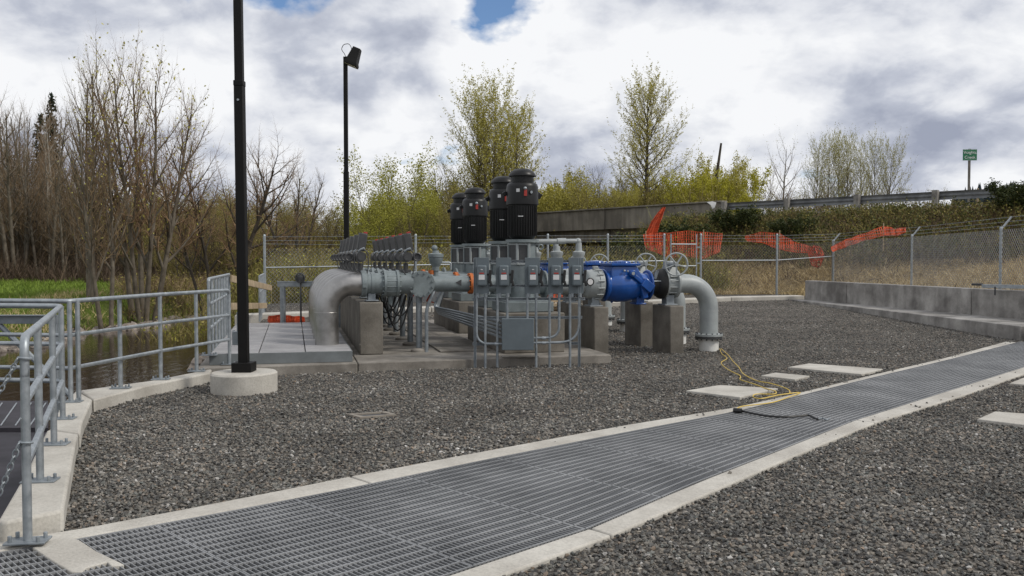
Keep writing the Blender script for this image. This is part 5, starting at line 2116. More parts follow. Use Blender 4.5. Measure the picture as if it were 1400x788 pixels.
net_cloth('safety_net', 'bunched orange netting hanging at the end of the low drape', [[W(1109, 337, 36.4), W(1117, 336, 36.4), W(1123, 340, 36.4)], [W(1106, 350, 36.3), W(1117, 350, 36.1), W(1127, 351, 36.3)], [W(1110, 361, 36.2), W(1117, 364, 36.0), W(1123, 359, 36.2)]], pitch=0.08, wdt=0.05, crumple=0.14, seed=6)
net_cloth('safety_net', 'long orange safety netting climbing the slope above the slanted fence arms', [[W(1136, 338, 34), W(1156, 328, 34.6), W(1180, 320, 35.3), W(1208, 309, 36), W(1224, 313, 36.3), W(1238, 311, 36.5)], [W(1138, 345, 33.8), W(1158, 337, 34.4), W(1182, 329, 35.1), W(1210, 322, 35.8), W(1226, 323, 36.1), W(1237, 318, 36.3)]], seed=7, **NK)
for px, y0, y1, Y in ((883, 316, 350, 38.4), (962, 314, 356, 37.8), (1066, 315, 345, 37.1), (1208, 305, 330, 35.9)):
    a_, b_ = W(px, y0, Y), W(px, y1, Y)
    tag(MB().cyl((0, 0, b_.z - a_.z - 0.4), (0, 0, 0), 0.02, n=6).build('net_stake', M_wood, None, a_), {883: 'thin timber stake at the parapet end of the wide orange netting', 962: 'thin timber stake beside the gate post in the wide orange netting', 1066: 'thin timber stake at the hump of the low draped netting', 1208: 'thin timber stake at the highest fold of the climbing netting'}[px], 'stake')

# ------------------------------------------------------------------ highway: road, guard rail, bridge
def along(poly, s_):
    for a, b in zip(poly[:-1], poly[1:]):
        a, b = Vector((*a, 0)), Vector((*b, 0))
        l = (b - a).length
        if s_ <= l:
            return a.lerp(b, s_ / l), (b - a).normalized()
        s_ -= l
    return b, (b - a).normalized()


road = MB()
prev = None
rr = ROAD
for i in range(80):
    p, d = along(rr, i * 2.2)
    nrm_ = Vector((d.y, -d.x, 0))
    if nrm_.x < 0:
        nrm_ = -nrm_
    cur = [(p.x + nrm_.x * o_, p.y + nrm_.y * o_, RZ + 0.02) for o_ in (0.6, 11)]
    if prev:
        road.add(prev + cur[::-1], [(0, 1, 2, 3)])
    prev = cur
struct(road.build('highway', M_asph, smooth=0))

rk2 = MB()
prev = None
for i in range(40):
    p, d = along(rr, i * 1.4)
    nrm_ = Vector((-d.y, d.x, 0))
    if nrm_.x > 0:
        nrm_ = -nrm_
    if p.x < 12.5:
        break
    cur = [(p.x + nrm_.x * o_, p.y + nrm_.y * o_, RZ + z_) for o_, z_ in ((0.55, -0.3), (0.55, 0.02), (0.25, 0.02), (0.25, -0.3))]
    if prev:
        rk2.add(prev + cur, [(0, 1, 5, 4), (1, 2, 6, 5), (2, 3, 7, 6)])
    prev = cur
struct(rk2.build('road_kerb', M_kerb, smooth=0))

# cumulative distance to where the bridge begins (about x = 11.7)
dist0 = 0
for a, b in zip(ROAD[:-1], ROAD[1:]):
    if b[0] < 11.5:
        break
    dist0 += math.hypot(b[0] - a[0], b[1] - a[1])
sB = dist0 + 0.8
gr = thing('guard_rail', 'long galvanized highway guard rail with wooden posts along the top of the slope', 'guard rail', (0, 0, 0))
prof = [(0.0, 0.0), (0.03, 0.03), (0.075, 0.075), (0.075, 0.105), (0.02, 0.14), (0.02, 0.17), (0.075, 0.205), (0.075, 0.235), (0.03, 0.28), (0.0, 0.31)]
s_ = 6.0
seg_i = 0
while s_ < sB:
    s1 = min(s_ + 3.81, sB)
    rows = []
    for k_ in range(4):
        p, d = along(ROAD, s_ + (s1 - s_) * k_ / 3 + (0.0 if k_ < 3 else -0.01))
        nn = Vector((-d.y, d.x, 0))
        if nn.x > 0:
            nn = -nn
        rows.append([(p.x + nn.x * (0.02 - o_ * 0.9), p.y + nn.y * (0.02 - o_ * 0.9), RZ + 0.34 + z_ * 1.3) for o_, z_ in prof])
    m_ = MB()
    m_.add([q_ for r_ in rows for q_ in r_], [(i * len(prof) + j, i * len(prof) + j + 1, (i + 1) * len(prof) + j + 1, (i + 1) * len(prof) + j) for i in range(3) for j in range(len(prof) - 1)])
    m_.build('rail', M_rail, gr, smooth=50)
    p, d = along(ROAD, s_)
    nn = Vector((-d.y, d.x, 0))
    if nn.x > 0:
        nn = -nn
    q_ = p + nn * 0.22
    m_ = MB()
    m_.box((q_.x, q_.y, RZ + 0.05), (0.26, 0.24, 1.5), math.atan2(d.y, d.x)).box((p.x + nn.x * 0.08, p.y + nn.y * 0.08, RZ + 0.55), (0.15, 0.16, 0.34), math.atan2(d.y, d.x))
    m_.build('post', M_greywood, gr, bevel=0.01)
    s_ += 3.81
    seg_i += 1
brg = thing('road_bridge', 'low concrete road bridge with plain parapet behind the pumps', 'bridge', (0, 0, 0))
s_ = sB - 0.3
for k_ in range(5):
    s1 = s_ + [9.4, 9.0, 9.0, 9.0, 9.0][k_]
    pa, da = along(ROAD, s_ + 0.03)
    pb, db = along(ROAD, s1 - 0.03)
    dd = (pb - pa).normalized()
    nn = Vector((dd.y, -dd.x, 0))
    if nn.x < 0:
        nn = -nn
    MB().prism([(p.x, p.y) for p in (pa, pb, pb + nn * 0.35, pa + nn * 0.35)], RZ - 0.5, RZ + 0.86).build('parapet_panel', M_bridge, brg, bevel=0.02)
    MB().prism([(p.x, p.y) for p in (pa - nn * 0.12, pb - nn * 0.12, pb + nn * 0.35, pa + nn * 0.35)], RZ + 0.80, RZ + 0.885).build('parapet_cap', M_bridge, brg, bevel=0.01)
    MB().prism([(p.x, p.y) for p in (pa + nn * 0.5, pb + nn * 0.5, pb + nn * 11, pa + nn * 11)], RZ - 1.2, RZ - 0.02).build('deck', M_bridge, brg)
    s_ = s1
pa, da = along(ROAD, sB + 6.5)
dd = da
nn = Vector((dd.y, -dd.x, 0))
if nn.x < 0:
    nn = -nn
c = pa + nn * 5.7
MB().box((c.x, c.y, RZ - 3.2), (1.2, 11, 4.0), math.atan2(dd.y, dd.x)).build('abutment', M_bridge, brg)
c = pa + dd * 16 + nn * 5.7
MB().box((c.x, c.y, RZ - 3.6), (1.0, 10, 4.8), math.atan2(dd.y, dd.x)).build('pier', M_bridge, brg)
# bit of white sheeting on the parapet
wsht = W(973, 280, along(ROAD, sB)[0].y - 0.8)
m_ = MB()
m_.add([(-0.28, 0, 0.14), (0.02, -0.05, 0.18), (0.26, 0, 0.12), (0.16, -0.07, -0.16), (0.04, -0.03, -0.26), (-0.08, -0.08, -0.02), (0, 0.1, 0)], [(0, 5, 1), (1, 5, 3, 2), (5, 4, 3), (0, 1, 6), (1, 2, 6), (2, 3, 6), (3, 4, 6), (4, 5, 6), (5, 0, 6)])
tag(m_.build('plastic_scrap', M_lab, None, wsht), 'scrap of white plastic caught on the end of the bridge parapet', 'plastic scrap')

# creek sign
sgY = 43.5
sc_ = W(1326, 212, sgY)
sg = thing('road_sign', 'green road sign reading Voights Creek on a tall post beyond the guard rail', 'sign', (sc_.x, sgY, RZ), R(-4))
hz = sc_.z - RZ
sw_, sh_ = 18.5 / F * sgY, 15.2 / F * sgY
MB().box((0, 0.05, (hz + 0.3) / 2 - 0.4), (0.09, 0.09, hz + 1.1)).build('post', M_pillar, sg)
pl = MB().box((0, 0, hz), (sw_, 0.015, sh_)).build('panel', M_green, sg)


def text(body, size, loc, parent, name, material):
    cu = bpy.data.curves.new(name, 'FONT')
    cu.body = body
    cu.size = size
    cu.align_x = 'CENTER'
    cu.align_y = 'CENTER'
    cu.extrude = 0.003
    cu.materials.append(material)
    tmp = bpy.data.objects.new(name + '_curve', cu)
    C.objects.link(tmp)
    bpy.context.view_layer.update()
    me_ = bpy.data.meshes.new_from_object(tmp.evaluated_get(bpy.context.evaluated_depsgraph_get()))
    bpy.data.objects.remove(tmp)
    o = bpy.data.objects.new(name, me_)
    C.objects.link(o)
    o.parent = parent
    o.location = loc
    o.rotation_euler = (math.pi / 2, 0, 0)
    return o


text('Voights', 0.205, (0, -0.012, hz + 0.115), pl, 'lettering', M_signw)
text('Creek', 0.205, (0, -0.012, hz - 0.125), pl, 'lettering', M_signw)
for x0, x1, z0, z1 in ((-sw_ / 2 + .015, sw_ / 2 - .015, sh_ / 2 - .022, sh_ / 2 - .012), (-sw_ / 2 + .015, sw_ / 2 - .015, -sh_ / 2 + .012, -sh_ / 2 + .022)):
    MB().box(((x0 + x1) / 2, -0.009, hz + (z0 + z1) / 2), (x1 - x0, 0.003, z1 - z0)).build('border_line', M_signw, pl)
mk = W(1337, 250, 44.5)
tag(MB().cyl((0, 0, -0.8), (0, 0, 0.75), 0.05, n=8).build('marker_post', M_wood, None, (mk.x, 44.5, RZ + 0.4)), 'short reddish timber marker post by the creek sign', 'post')

# ------------------------------------------------------------------ trees
class Tree:
    def __init__(s, seed):
        s.r = random.Random(seed)
        s.thick, s.twig, s.tips = [], [], []

    def grow(s, p, d, ln, r0, lev, sp):
        r = s.r
        nseg = sp['seg'][min(lev, len(sp['seg']) - 1)]
        pts_, rad = [Vector(p)], [r0]
        d = d.normalized()
        rend = r0 * (sp['taper'] if lev < sp['lev'] else 0.35)
        for i in range(nseg):
            wob = sp['wob'] * (0.5 + 0.6 * lev)
            d = d + Vector((r.gauss(0, wob), r.gauss(0, wob), r.gauss(0, wob) + sp['up'][min(lev, len(sp['up']) - 1)] / nseg))
            d.normalize()
            pts_.append(pts_[-1] + d * ln / nseg)
            rad.append(r0 + (rend - r0) * (i + 1) / nseg)
        (s.thick if lev <= sp['thick'] else s.twig).append((pts_, rad))
        if lev >= sp['lev']:
            s.tips.append(pts_)
            return
        nch = sp['n'][lev]
        st = sp['start'][lev]
        az = r.uniform(0, 6.28)
        for k_ in range(nch):
            t = st + (1 - st) * ((k_ + r.random()) / nch)
            f = t * nseg
            i = min(int(f), nseg - 1)
            q_ = pts_[i].lerp(pts_[i + 1], f - i)
            dd_ = (pts_[i + 1] - pts_[i]).normalized()
            az += 2.4 + r.uniform(-0.5, 0.5)
            side = dd_.orthogonal().normalized()
            side.rotate(Matrix.Rotation(az, 3, dd_))
            ang = R(sp['ang'][lev]) * (1.15 - 0.4 * t) * r.uniform(0.8, 1.2)
            cd = dd_ * math.cos(ang) + side * math.sin(ang)
            shp = sp['shape'](t) if lev == 0 else (1.1 - 0.6 * t)
            cl2 = ln * sp['ratio'][lev] * shp * r.uniform(0.75, 1.2)
            cr = min((r0 + (rend - r0) * t) * 0.62, sp['rad'][lev + 1])
            s.grow(q_, cd, cl2, cr, lev + 1, sp)
        if lev > 0:
            s.grow(pts_[-1], d, ln * 0.35, rend, sp['lev'] if lev + 1 >= sp['lev'] else lev + 1, dict(sp, n=[max(2, x // 2) for x in sp['n']]))


def tubes_mesh(name, polys, sides, material, smooth=True):
    V, Q, n = [], [], 0
    for pts_, rad in polys:
        m_ = len(pts_)
        A = np.array([tuple(p) for p in pts_])
        t = np.gradient(A, axis=0)
        t /= np.linalg.norm(t, axis=1)[:, None] + 1e-9
        h = np.array([0.31, 0.2, 0.93]) if abs(t[0][2]) < 0.85 else np.array([1.0, 0.1, 0])
        a = np.cross(t, h)
        a /= np.linalg.norm(a, axis=1)[:, None] + 1e-9
        b = np.cross(t, a)
        q_ = 2 * np.pi * np.arange(sides) / sides
        ring = A[:, None, :] + (a[:, None, :] * np.cos(q_)[None, :, None] + b[:, None, :] * np.sin(q_)[None, :, None]) * np.array(rad)[:, None, None]
        V.append(ring.reshape(-1, 3))
        i = np.arange(m_ - 1)[:, None] * sides
        k_ = np.arange(sides)[None, :]
        k2 = (k_ + 1) % sides
        Q.append(n + np.stack([i + k_, i + k2, i + sides + k2, i + sides + k_], -1).reshape(-1, 4))
        n += m_ * sides
    return np.concatenate(V), np.concatenate(Q)


def leaf_quads(tips, per, size, seed, spread=0.08, droop=0.0):
    r = np.random.default_rng(seed)
    P_ = []
    for pts_ in tips:
        A = np.array([tuple(p) for p in pts_])
        u = r.uniform(0.25, 1.0, per) * (len(A) - 1)
        i = np.minimum(u.astype(int), len(A) - 2)
        P_.append(A[i] + (A[i + 1] - A[i]) * (u - i)[:, None])
    P_ = np.concatenate(P_) + r.normal(0, spread, (len(tips) * per, 3))
    return blades(P_, size, r)


def blades(P_, size, r, aspect=0.6):
    n = len(P_)
    a = r.normal(0, 1, (n, 3))
    a /= np.linalg.norm(a, axis=1)[:, None]
    b = np.cross(a, r.normal(0, 1, (n, 3)))
    b /= np.linalg.norm(b, axis=1)[:, None]
    s_ = size * r.uniform(0.6, 1.4, n)[:, None]
    V = np.stack([P_ - a * s_, P_ + b * s_ * aspect, P_ + a * s_, P_ - b * s_ * aspect], 1).reshape(-1, 3)
    Q = np.arange(4 * n).reshape(-1, 4)
    return V, Q


def tree_meshes(key, trunks, sp, seed, m_bark, m_twig, m_leaf=None, per=0, lsize=0.07, lspread=0.08, tsides=3):
    T = Tree(seed)
    for (p, d, ln, r0) in trunks:
        T.grow(Vector(p), Vector(d), ln, r0, 0, sp)
    V, Q = tubes_mesh('trunk', T.thick, 6, m_bark)
    tm = np_mesh('trunk', V, [Q], m_bark, True)
    V, Q = tubes_mesh('crown', T.twig, tsides, m_twig)
    faces = [Q]
    mi = np.zeros(len(Q), np.int32)
    if m_leaf and per < 1:
        T.tips = T.tips[::int(1 / per)]
        per = 1
    if m_leaf and per:
        V2, Q2 = leaf_quads(T.tips, per, lsize, seed, lspread)
        faces = [np.concatenate([Q, Q2 + len(V)])]
        V = np.concatenate([V, V2])
        mi = np.concatenate([mi, np.ones(len(Q2), np.int32)])
    cm = np_mesh('crown', V, faces, m_twig)
    if m_leaf:
        cm.materials.append(m_leaf)
        cm.polygons.foreach_set('material_index', mi)
    zmax = float(V[:, 2].max())
    zmax = float(np.percentile(V[:, 2], 99.7))
    return tm, cm, zmax


def tree(meshes, name, label, cat, px, top, Y, zb=None, rz=0.0, wide=1.0, group=None, X=None):
    tm, cm, zm = meshes
    x = (px - CX) / F * Y if X is None else X
    z = float(terrain(np.array([x]), np.array([Y]))[0]) - 0.1 if zb is None else zb
    H = W(px, top, Y).z - z
    sc2 = H / zm
    t = thing(name, label, cat, (x, Y, z), rz, group)
    t.scale = (sc2 * wide, sc2 * wide, sc2)
    link('trunk', tm, t)
    link('crown', cm, t)
    return t


ov = lambda t: 0.46 + 0.62 * math.sin(math.pi * min(1, 0.2 + t * 0.68))
con = lambda t: 1.15 - 0.85 * t
SP_broad = dict(lev=3, seg=[7, 5, 3, 2], taper=0.2, wob=0.06, up=[0.05, 0.55, 0.30, 0.15], thick=1, n=[17, 11, 8], start=[0.25, 0.15, 0.1], ang=[38, 42, 45], ratio=[0.42, 0.42, 0.42], rad=[1, 0.06, 0.028, 0.0145], shape=lambda t: 1.1 - 0.6 * t)
SP_upr = dict(SP_broad, n=[18, 10, 7], ang=[34, 34, 40], ratio=[0.34, 0.42, 0.45], up=[0.02, 0.6, 0.4, 0.2])
SP_ovate = dict(lev=3, seg=[8, 5, 3, 2], taper=0.08, wob=0.045, up=[0.0, 0.75, 0.3, 0.15], thick=1, n=[74, 11, 7], start=[0.10, 0.12, 0.1], ang=[54, 36, 38], ratio=[0.285, 0.32, 0.36], rad=[1, 0.04, 0.024, 0.018], shape=ov)
SP_cott = dict(SP_ovate, n=[30, 9, 6], start=[0.26, 0.12, 0.1], ang=[42, 36, 38], ratio=[0.33, 0.36, 0.40], shape=lambda t: 1.1 - 0.6 * t, up=[0.0, 0.5, 0.2, 0.1], taper=0.1)
SP_thick = dict(SP_broad, n=[19, 8, 6], start=[0.2, 0.15, 0.1], ang=[42, 42, 45], ratio=[0.24, 0.42, 0.45], rad=[1, 0.045, 0.026, 0.017], shape=lambda t: 1.05 - 0.55 * t, up=[0, 0.45, 0.25, 0.1])
SP_bush = dict(lev=2, seg=[5, 4, 2], taper=0.35, wob=0.08, up=[0.25, 0.35, 0.2], thick=0, n=[12, 6], start=[0.12, 0.1], ang=[30, 34], ratio=[0.42, 0.42], rad=[1, 0.022, 0.012], shape=lambda t: 1.05 - 0.5 * t)

rr_ = random.Random(11)


def stems(n, spread, ln, r0, lean=0.12, seed=1):
    r = random.Random(seed)
    o = []
    for i in range(n):
        a = 2 * math.pi * i / n + r.uniform(-.4, .4)
        o.append(((math.cos(a) * spread, math.sin(a) * spread, 0), (math.cos(a) * lean * r.uniform(.4, 1.3), math.sin(a) * lean * r.uniform(.4, 1.3), 1), ln * r.uniform(.82, 1.0), r0 * r.uniform(.8, 1.1)))
    return o


T_broadA = tree_meshes('a', stems(5, 0.35, 8.2, 0.11, 0.20, 2), dict(SP_broad, ratio=[0.36, 0.45, 0.45]), 21, M_bark, M_twigr, M_lfy, 0.12, 0.045)
T_broadB = tree_meshes('b', stems(2, 0.25, 8.5, 0.12, 0.16, 5), SP_upr, 22, M_bark, M_twigb, M_lfy, 0.08, 0.04)
T_lean = tree_meshes('c', [((0, 0, 0), (0.26, 0.05, 1), 6.6, 0.17), ((-0.3, 0.2, 0), (-0.10, 0, 1), 7.4, 0.10), ((-0.7, 0.2, 0), (-0.22, 0, 1), 6.8, 0.08)], dict(SP_broad, ang=[46, 44, 48], ratio=[0.5, 0.45, 0.45], wob=0.1), 23, M_barkd, M_twigr)
T_small = tree_meshes('d', stems(3, 0.2, 5.2, 0.09, 0.22, 4), dict(SP_upr, n=[14, 9, 6]), 24, M_barkd, M_twigb)
T_ov = tree_meshes('e', [((0, 0, 0), (0.01, 0, 1), 11.5, 0.21)], SP_ovate, 25, M_barkd, M_twigo, M_lfy, 4, 0.042, 0.03)
T_multi = tree_meshes('f', stems(6, 0.75, 11.0, 0.13, 0.085, 18), dict(SP_cott, ratio=[0.42, .36, .4]), 26, M_bark, M_twigo, M_lfy, 4, 0.044, 0.04)
T_cott = tree_meshes('g', stems(3, 1.5, 11.0, 0.15, 0.08, 9), SP_cott, 27, M_bark, M_twigp, M_lfp, 2, 0.04, 0.04)
T_cs = tree_meshes('q', [((0, 0, 0), (0.02, 0, 1), 11, 0.15)], dict(SP_ovate, start=[0.24, 0.12, 0.1], n=[52, 9, 6]), 41, M_bark, M_twigp, M_lfp, 3, 0.042, 0.03)
T_ovb = tree_meshes('h', [((0, 0, 0), (0.0, 0, 1), 11, 0.17), ((-0.9, .3, 0), (-0.05, 0, 1), 8, 0.10)], dict(SP_ovate, n=[22, 7, 4]), 28, M_bark, M_twigr, M_lfp, 0.5, 0.04)
T_thA = tree_meshes('i', [((0, 0, 0), (0.03, 0, 1), 13, 0.16)], SP_thick, 29, M_barkp, M_twigr)
T_thB = tree_meshes('j', stems(2, 0.5, 12, 0.13, 0.13, 6), SP_thick, 30, M_bark, M_twigb)
T_brA = tree_meshes('k', stems(4, 0.5, 7, 0.07, 0.25, 7), dict(SP_thick, ratio=[0.36, .42, .45], start=[0.1, .15, .15]), 31, M_bark, M_twigo, M_lfo, 1, 0.05)
T_brB = tree_meshes('l', stems(5, 0.6, 6, 0.06, 0.32, 8), dict(SP_thick, ratio=[0.38, .42, .45], start=[0.08, .15, .15]), 32, M_bark, M_twigg, M_lfg, 2, 0.05, 0.12)
T_brC = tree_meshes('m', stems(4, 0.5, 7, 0.07, 0.22, 9), dict(SP_thick, ratio=[0.34, .42, .45], start=[0.1, .15, .15]), 33, M_barkd, M_twigb)
T_will = tree_meshes('n', stems(7, 0.7, 6, 0.05, 0.34, 10), dict(SP_thick, ratio=[0.36, .42, .45], start=[0.06, .1, .1], n=[14, 7, 5]), 34, M_bark, M_twigg, M_lfg2, 5, 0.06, 0.10)
T_yell = tree_meshes('o', stems(7, 0.7, 6, 0.05, 0.34, 12), dict(SP_thick, ratio=[0.36, .42, .45], start=[0.06, .1, .1]), 35, M_bark, M_twigo, M_lfy, 3, 0.055, 0.10)
T_ever = tree_meshes('p', stems(7, 0.25, 1.9, 0.03, 0.55, 13), dict(SP_bush, n=[12, 7]), 36, M_barkd, M_twigg, M_dkleaf, 9, 0.055, 0.09)


def conifer_mesh(seed, H=12, base=2.2):
    r = np.random.default_rng(seed)
    V, Q = [], []
    n = 0
    pts_ = []
    for i in range(46):
        z = 0.9 + (H - 1.0) * (i / 46) ** 0.95
        R0 = base * (1 - (z / H) ** 1.1) + 0.12
        for k_ in range(9):
            a = r.uniform(0, 6.28)
            m_ = max(3, int(R0 * 9))
            t = r.uniform(0.05, 1, m_)
            pts_.append(np.stack([np.cos(a) * R0 * t, np.sin(a) * R0 * t, z - 0.32 * R0 * t + 0.08 * R0 * t * t * 3], 1) + r.normal(0, 0.05, (m_, 3)))
    P_ = np.concatenate(pts_)
    V, Q = blades(P_, 0.17, r, 0.4)
    tm = MB().cyl((0, 0, 0), (0, 0, H * 0.97), 0.16, 0.02, n=7).mesh('trunk', M_barkd)
    return tm, np_mesh('crown', V, [Q], M_need), H


T_con = conifer_mesh(3)

# named trees
tree(T_broadA, 'bare_tree', 'big bare multi stemmed tree with twiggy crown on the far creek bank', 'tree', 196, 34, 37, rz=0.6, wide=0.84)
tree(T_broadB, 'bare_tree', 'slender bare tree with pale trunk, left of the big multi stemmed one', 'tree', 122, 58, 36, rz=2.0, wide=0.80)
tree(T_broadB, 'bare_tree', 'thin bare tree with mossy trunk in front of the big multi stemmed one', 'tree', 146, 120, 33.5, rz=4.1, wide=0.8)
tree(T_lean, 'bare_tree', 'dark leaning bare tree with forked limbs behind the near black pole', 'tree', 303, 128, 41, rz=0.15, wide=1.0)
tree(T_small, 'bare_tree', 'small bare tree between the two black poles', 'tree', 403, 203, 52, rz=1.0, wide=1.1)
tree(T_multi, 'cottonwood_tree', 'tall multi stemmed tree with yellow green buds above the motors', 'tree', 676, 110, 74, rz=0.7, wide=0.98)
tree(T_ov, 'cottonwood_tree', 'tall egg shaped tree with yellow green buds behind the bridge', 'tree', 887, 92, 76, rz=0.3, wide=1.22)
tree(T_ovb, 'bare_tree', 'tall bare oval tree standing alone beyond the guard rail', 'tree', 1071, 170, 96, rz=0.2, wide=1.0)
for px, top, rz_, wd_, lb in ((1113, 183, 0.2, 0.72, 'pale budding tree starting the clump on the side of the lone oval tree'), (1130, 177, 1.4, 0.66, 'pale budding tree, second in the clump beyond the guard rail'), (1147, 176, 2.6, 0.66, 'pale budding tree, third and straightest in the clump beyond the guard rail'), (1160, 174, 3.3, 0.72, 'pale budding tree, tallest in the middle of the clump'), (1177, 183, 4.4, 0.6, 'pale budding tree just before the gap in the clump'), (1194, 179, 5.2, 0.66, 'pale budding tree just after the gap in the clump'), (1212, 184, 0.9, 0.8, 'pale budding tree ending the clump on the side of the creek sign')):
    tree(T_cs, 'cottonwood_tree', lb, 'tree', px, top, 98 + (px % 5), rz=rz_, wide=wd_)
tree(T_ovb, 'bare_tree', 'small budding tree left of the lone bare oval tree', 'tree', 1018, 200, 92, rz=2.0, wide=0.75)
tree(T_ovb, 'bare_tree', 'short thin bare tree close beside the lone oval tree', 'tree', 1050, 212, 95, rz=4.0, wide=0.9)
tree(T_brC, 'bare_tree', 'bare bushy tree left of the egg shaped tree', 'tree', 828, 218, 80, rz=4.0)
tree(T_brA, 'bare_tree', 'thin olive tree rising behind the parapet nearest the motors', 'tree', 775, 224, 78, rz=2.0, wide=0.5)
tree(T_brC, 'bare_tree', 'thin bare tree between the olive tree and the bushy one', 'tree', 797, 217, 79, rz=3.0, wide=0.6)
tree(T_brB, 'budding_tree', 'fresh green budding tree left of the motors above the actuators', 'tree', 532, 205, 62, rz=1.0, wide=0.95)
tree(T_brC, 'bare_tree', 'round topped purple brown bare tree beside the multi stemmed one', 'tree', 617, 203, 72, rz=5.0, wide=0.9)
tree(T_ovb, 'budding_tree', 'pointed yellow green tree beside the egg shaped tree', 'tree', 940, 205, 82, rz=1.2, wide=0.75)
tree(T_will, 'willow_tree', 'bright yellow green willow right of the egg shaped tree', 'tree', 945, 236, 72, rz=0.5, wide=1.1)
tree(T_will, 'willow_tree', 'bright yellow green willow below the leaning pole', 'tree', 992, 228, 74, rz=2.5, wide=1.0)
tree(T_yell, 'willow_tree', 'tall yellow green willow behind the leaning pole', 'tree', 985, 212, 78, rz=4.0, wide=0.75)
tree(T_yell, 'willow_tree', 'golden yellow willow right of the nearest motor', 'tree', 752, 240, 74, rz=1.0, wide=1.2)
tree(T_con, 'conifer_tree', 'dark pointed conifer among the brown trees', 'tree', 74, 124, 92, rz=0.0, wide=0.75)
tree(T_con, 'conifer_tree', 'shorter dark conifer close beside the pointed one', 'tree', 58, 152, 94, rz=1.0, wide=0.9)
# leaning pole
lp0, lp1 = W(975, 275, 76), W(986, 196, 76)
tag(MB().cyl(lp0 - (lp1 - lp0) * 0.5, lp1, 0.22, 0.09, n=8).build('leaning_pole', M_barkd), 'dark leaning bare pole among the willows beyond the bridge', 'pole')

# two pale buildings glimpsed through the trees
for px, py, Y, wd_, lb in ((143, 316, 104, 4.2, 'small white building glimpsed through the bare trees over the meadow'), (301, 297, 112, 4.0, 'small pale building glimpsed between the thicket and the leaning tree')):
    c = W(px, py, Y)
    bt = thing('small_building', lb, 'building', (c.x, Y, c.z - 2.2), 0.3)
    MB().box((0, 0, 1.2), (wd_, 5, 2.9)).build('wall', M_lab, bt)
    MB().add([(-wd_ / 2 - .2, -2.7, 2.65), (wd_ / 2 + .2, -2.7, 2.65), (0, -2.7, 3.6), (-wd_ / 2 - .2, 2.7, 2.65), (wd_ / 2 + .2, 2.7, 2.65), (0, 2.7, 3.6)], [(0, 1, 2), (3, 5, 4), (0, 3, 4, 1), (1, 4, 5, 2), (2, 5, 3, 0)]).build('roof', M_galvd, bt, smooth=0)
# brown wood on the far meadow's edge
rw = random.Random(5)
for i in range(95):
    px = rw.uniform(-130, 135)
    Y = rw.uniform(62, 96)
    top = 138 + 0.16 * px + rw.uniform(-24, 70) if px < 80 else 175 + rw.uniform(0, 80)
    tree((T_thA, T_thB)[i % 2], 'woodland_tree', 'bare brown tree in the dense wood beyond the green meadow', 'tree', px, top, Y, rz=rw.uniform(0, 6.28), wide=rw.uniform(0.75, 1.15), group='bare trees of the brown wood')
for i in range(60):
    px = rw.uniform(-130, 150)
    Y = rw.uniform(60, 84)
    tree((T_brC, T_thB)[i % 3 == 0], 'woodland_tree', 'low bare tree at the foot of the brown wood beyond the meadow', 'tree', px, rw.uniform(225, 320), Y, rz=rw.uniform(0, 6.28), wide=rw.uniform(1.0, 1.5), group='low bare trees at the foot of the wood')
# tangle behind the fence, left of the motors
for i in range(84):
    px = rw.uniform(150, 660)
    Y = rw.uniform(56, 92)
    top = 258 - (10 if px > 500 else 0) + rw.uniform(-10, 40)
    k_ = rw.choice([T_brA, T_brA, T_brC, T_brB if px > 470 else T_brA])
    tree(k_, 'thicket_tree', 'olive brown tree in the tangled thicket beyond the fence', 'tree', px, top, Y, rz=rw.uniform(0, 6.28), wide=rw.uniform(0.9, 1.3), group='trees of the thicket beyond the fence')
for i in range(26):
    px = rw.uniform(735, 1010)
    Y = rw.uniform(70, 92)
    top = 252 + rw.uniform(-12, 22)
    tree(rw.choice([T_yell, T_brC, T_brA, T_will if px > 900 else T_brA]), 'thicket_tree', 'low bushy tree behind the bridge parapet', 'tree', px, top, Y, rz=rw.uniform(0, 6.28), wide=rw.uniform(0.9, 1.3), group='low trees behind the bridge')
for i in range(12):
    px = rw.uniform(1010, 1270)
    tree(rw.choice([T_brC, T_brC, T_brA]), 'thicket_tree', 'low scrubby tree beyond the guard rail', 'tree', px, 254 + rw.uniform(-6, 12), rw.uniform(84, 110), rz=rw.uniform(0, 6.28), wide=rw.uniform(1.0, 1.5), group='scrub trees beyond the guard rail')
# evergreen shrub by the guard rail and on the slope
eb = [(1388, 246, 37.5, 1.5, 'round dark green shrub crowding the guard rail at the frame edge'), (1010, 283, 45, 1.5, 'dark green evergreen shrub at the end of the bridge parapet'), (928, 303, 44, 1.2, 'low evergreen shrub under the hanging orange netting'), (875, 322, 43, 1.4, 'low green shrub at the bridge foot beside the fence'), (1085, 296, 42, 1.3, 'dark olive shrub high on the slope above the corner post')]
for px, top, Y, wd_, lb in eb:
    tree(T_ever, 'evergreen_shrub', lb, 'shrub', px, top, Y, rz=px, wide=wd_)


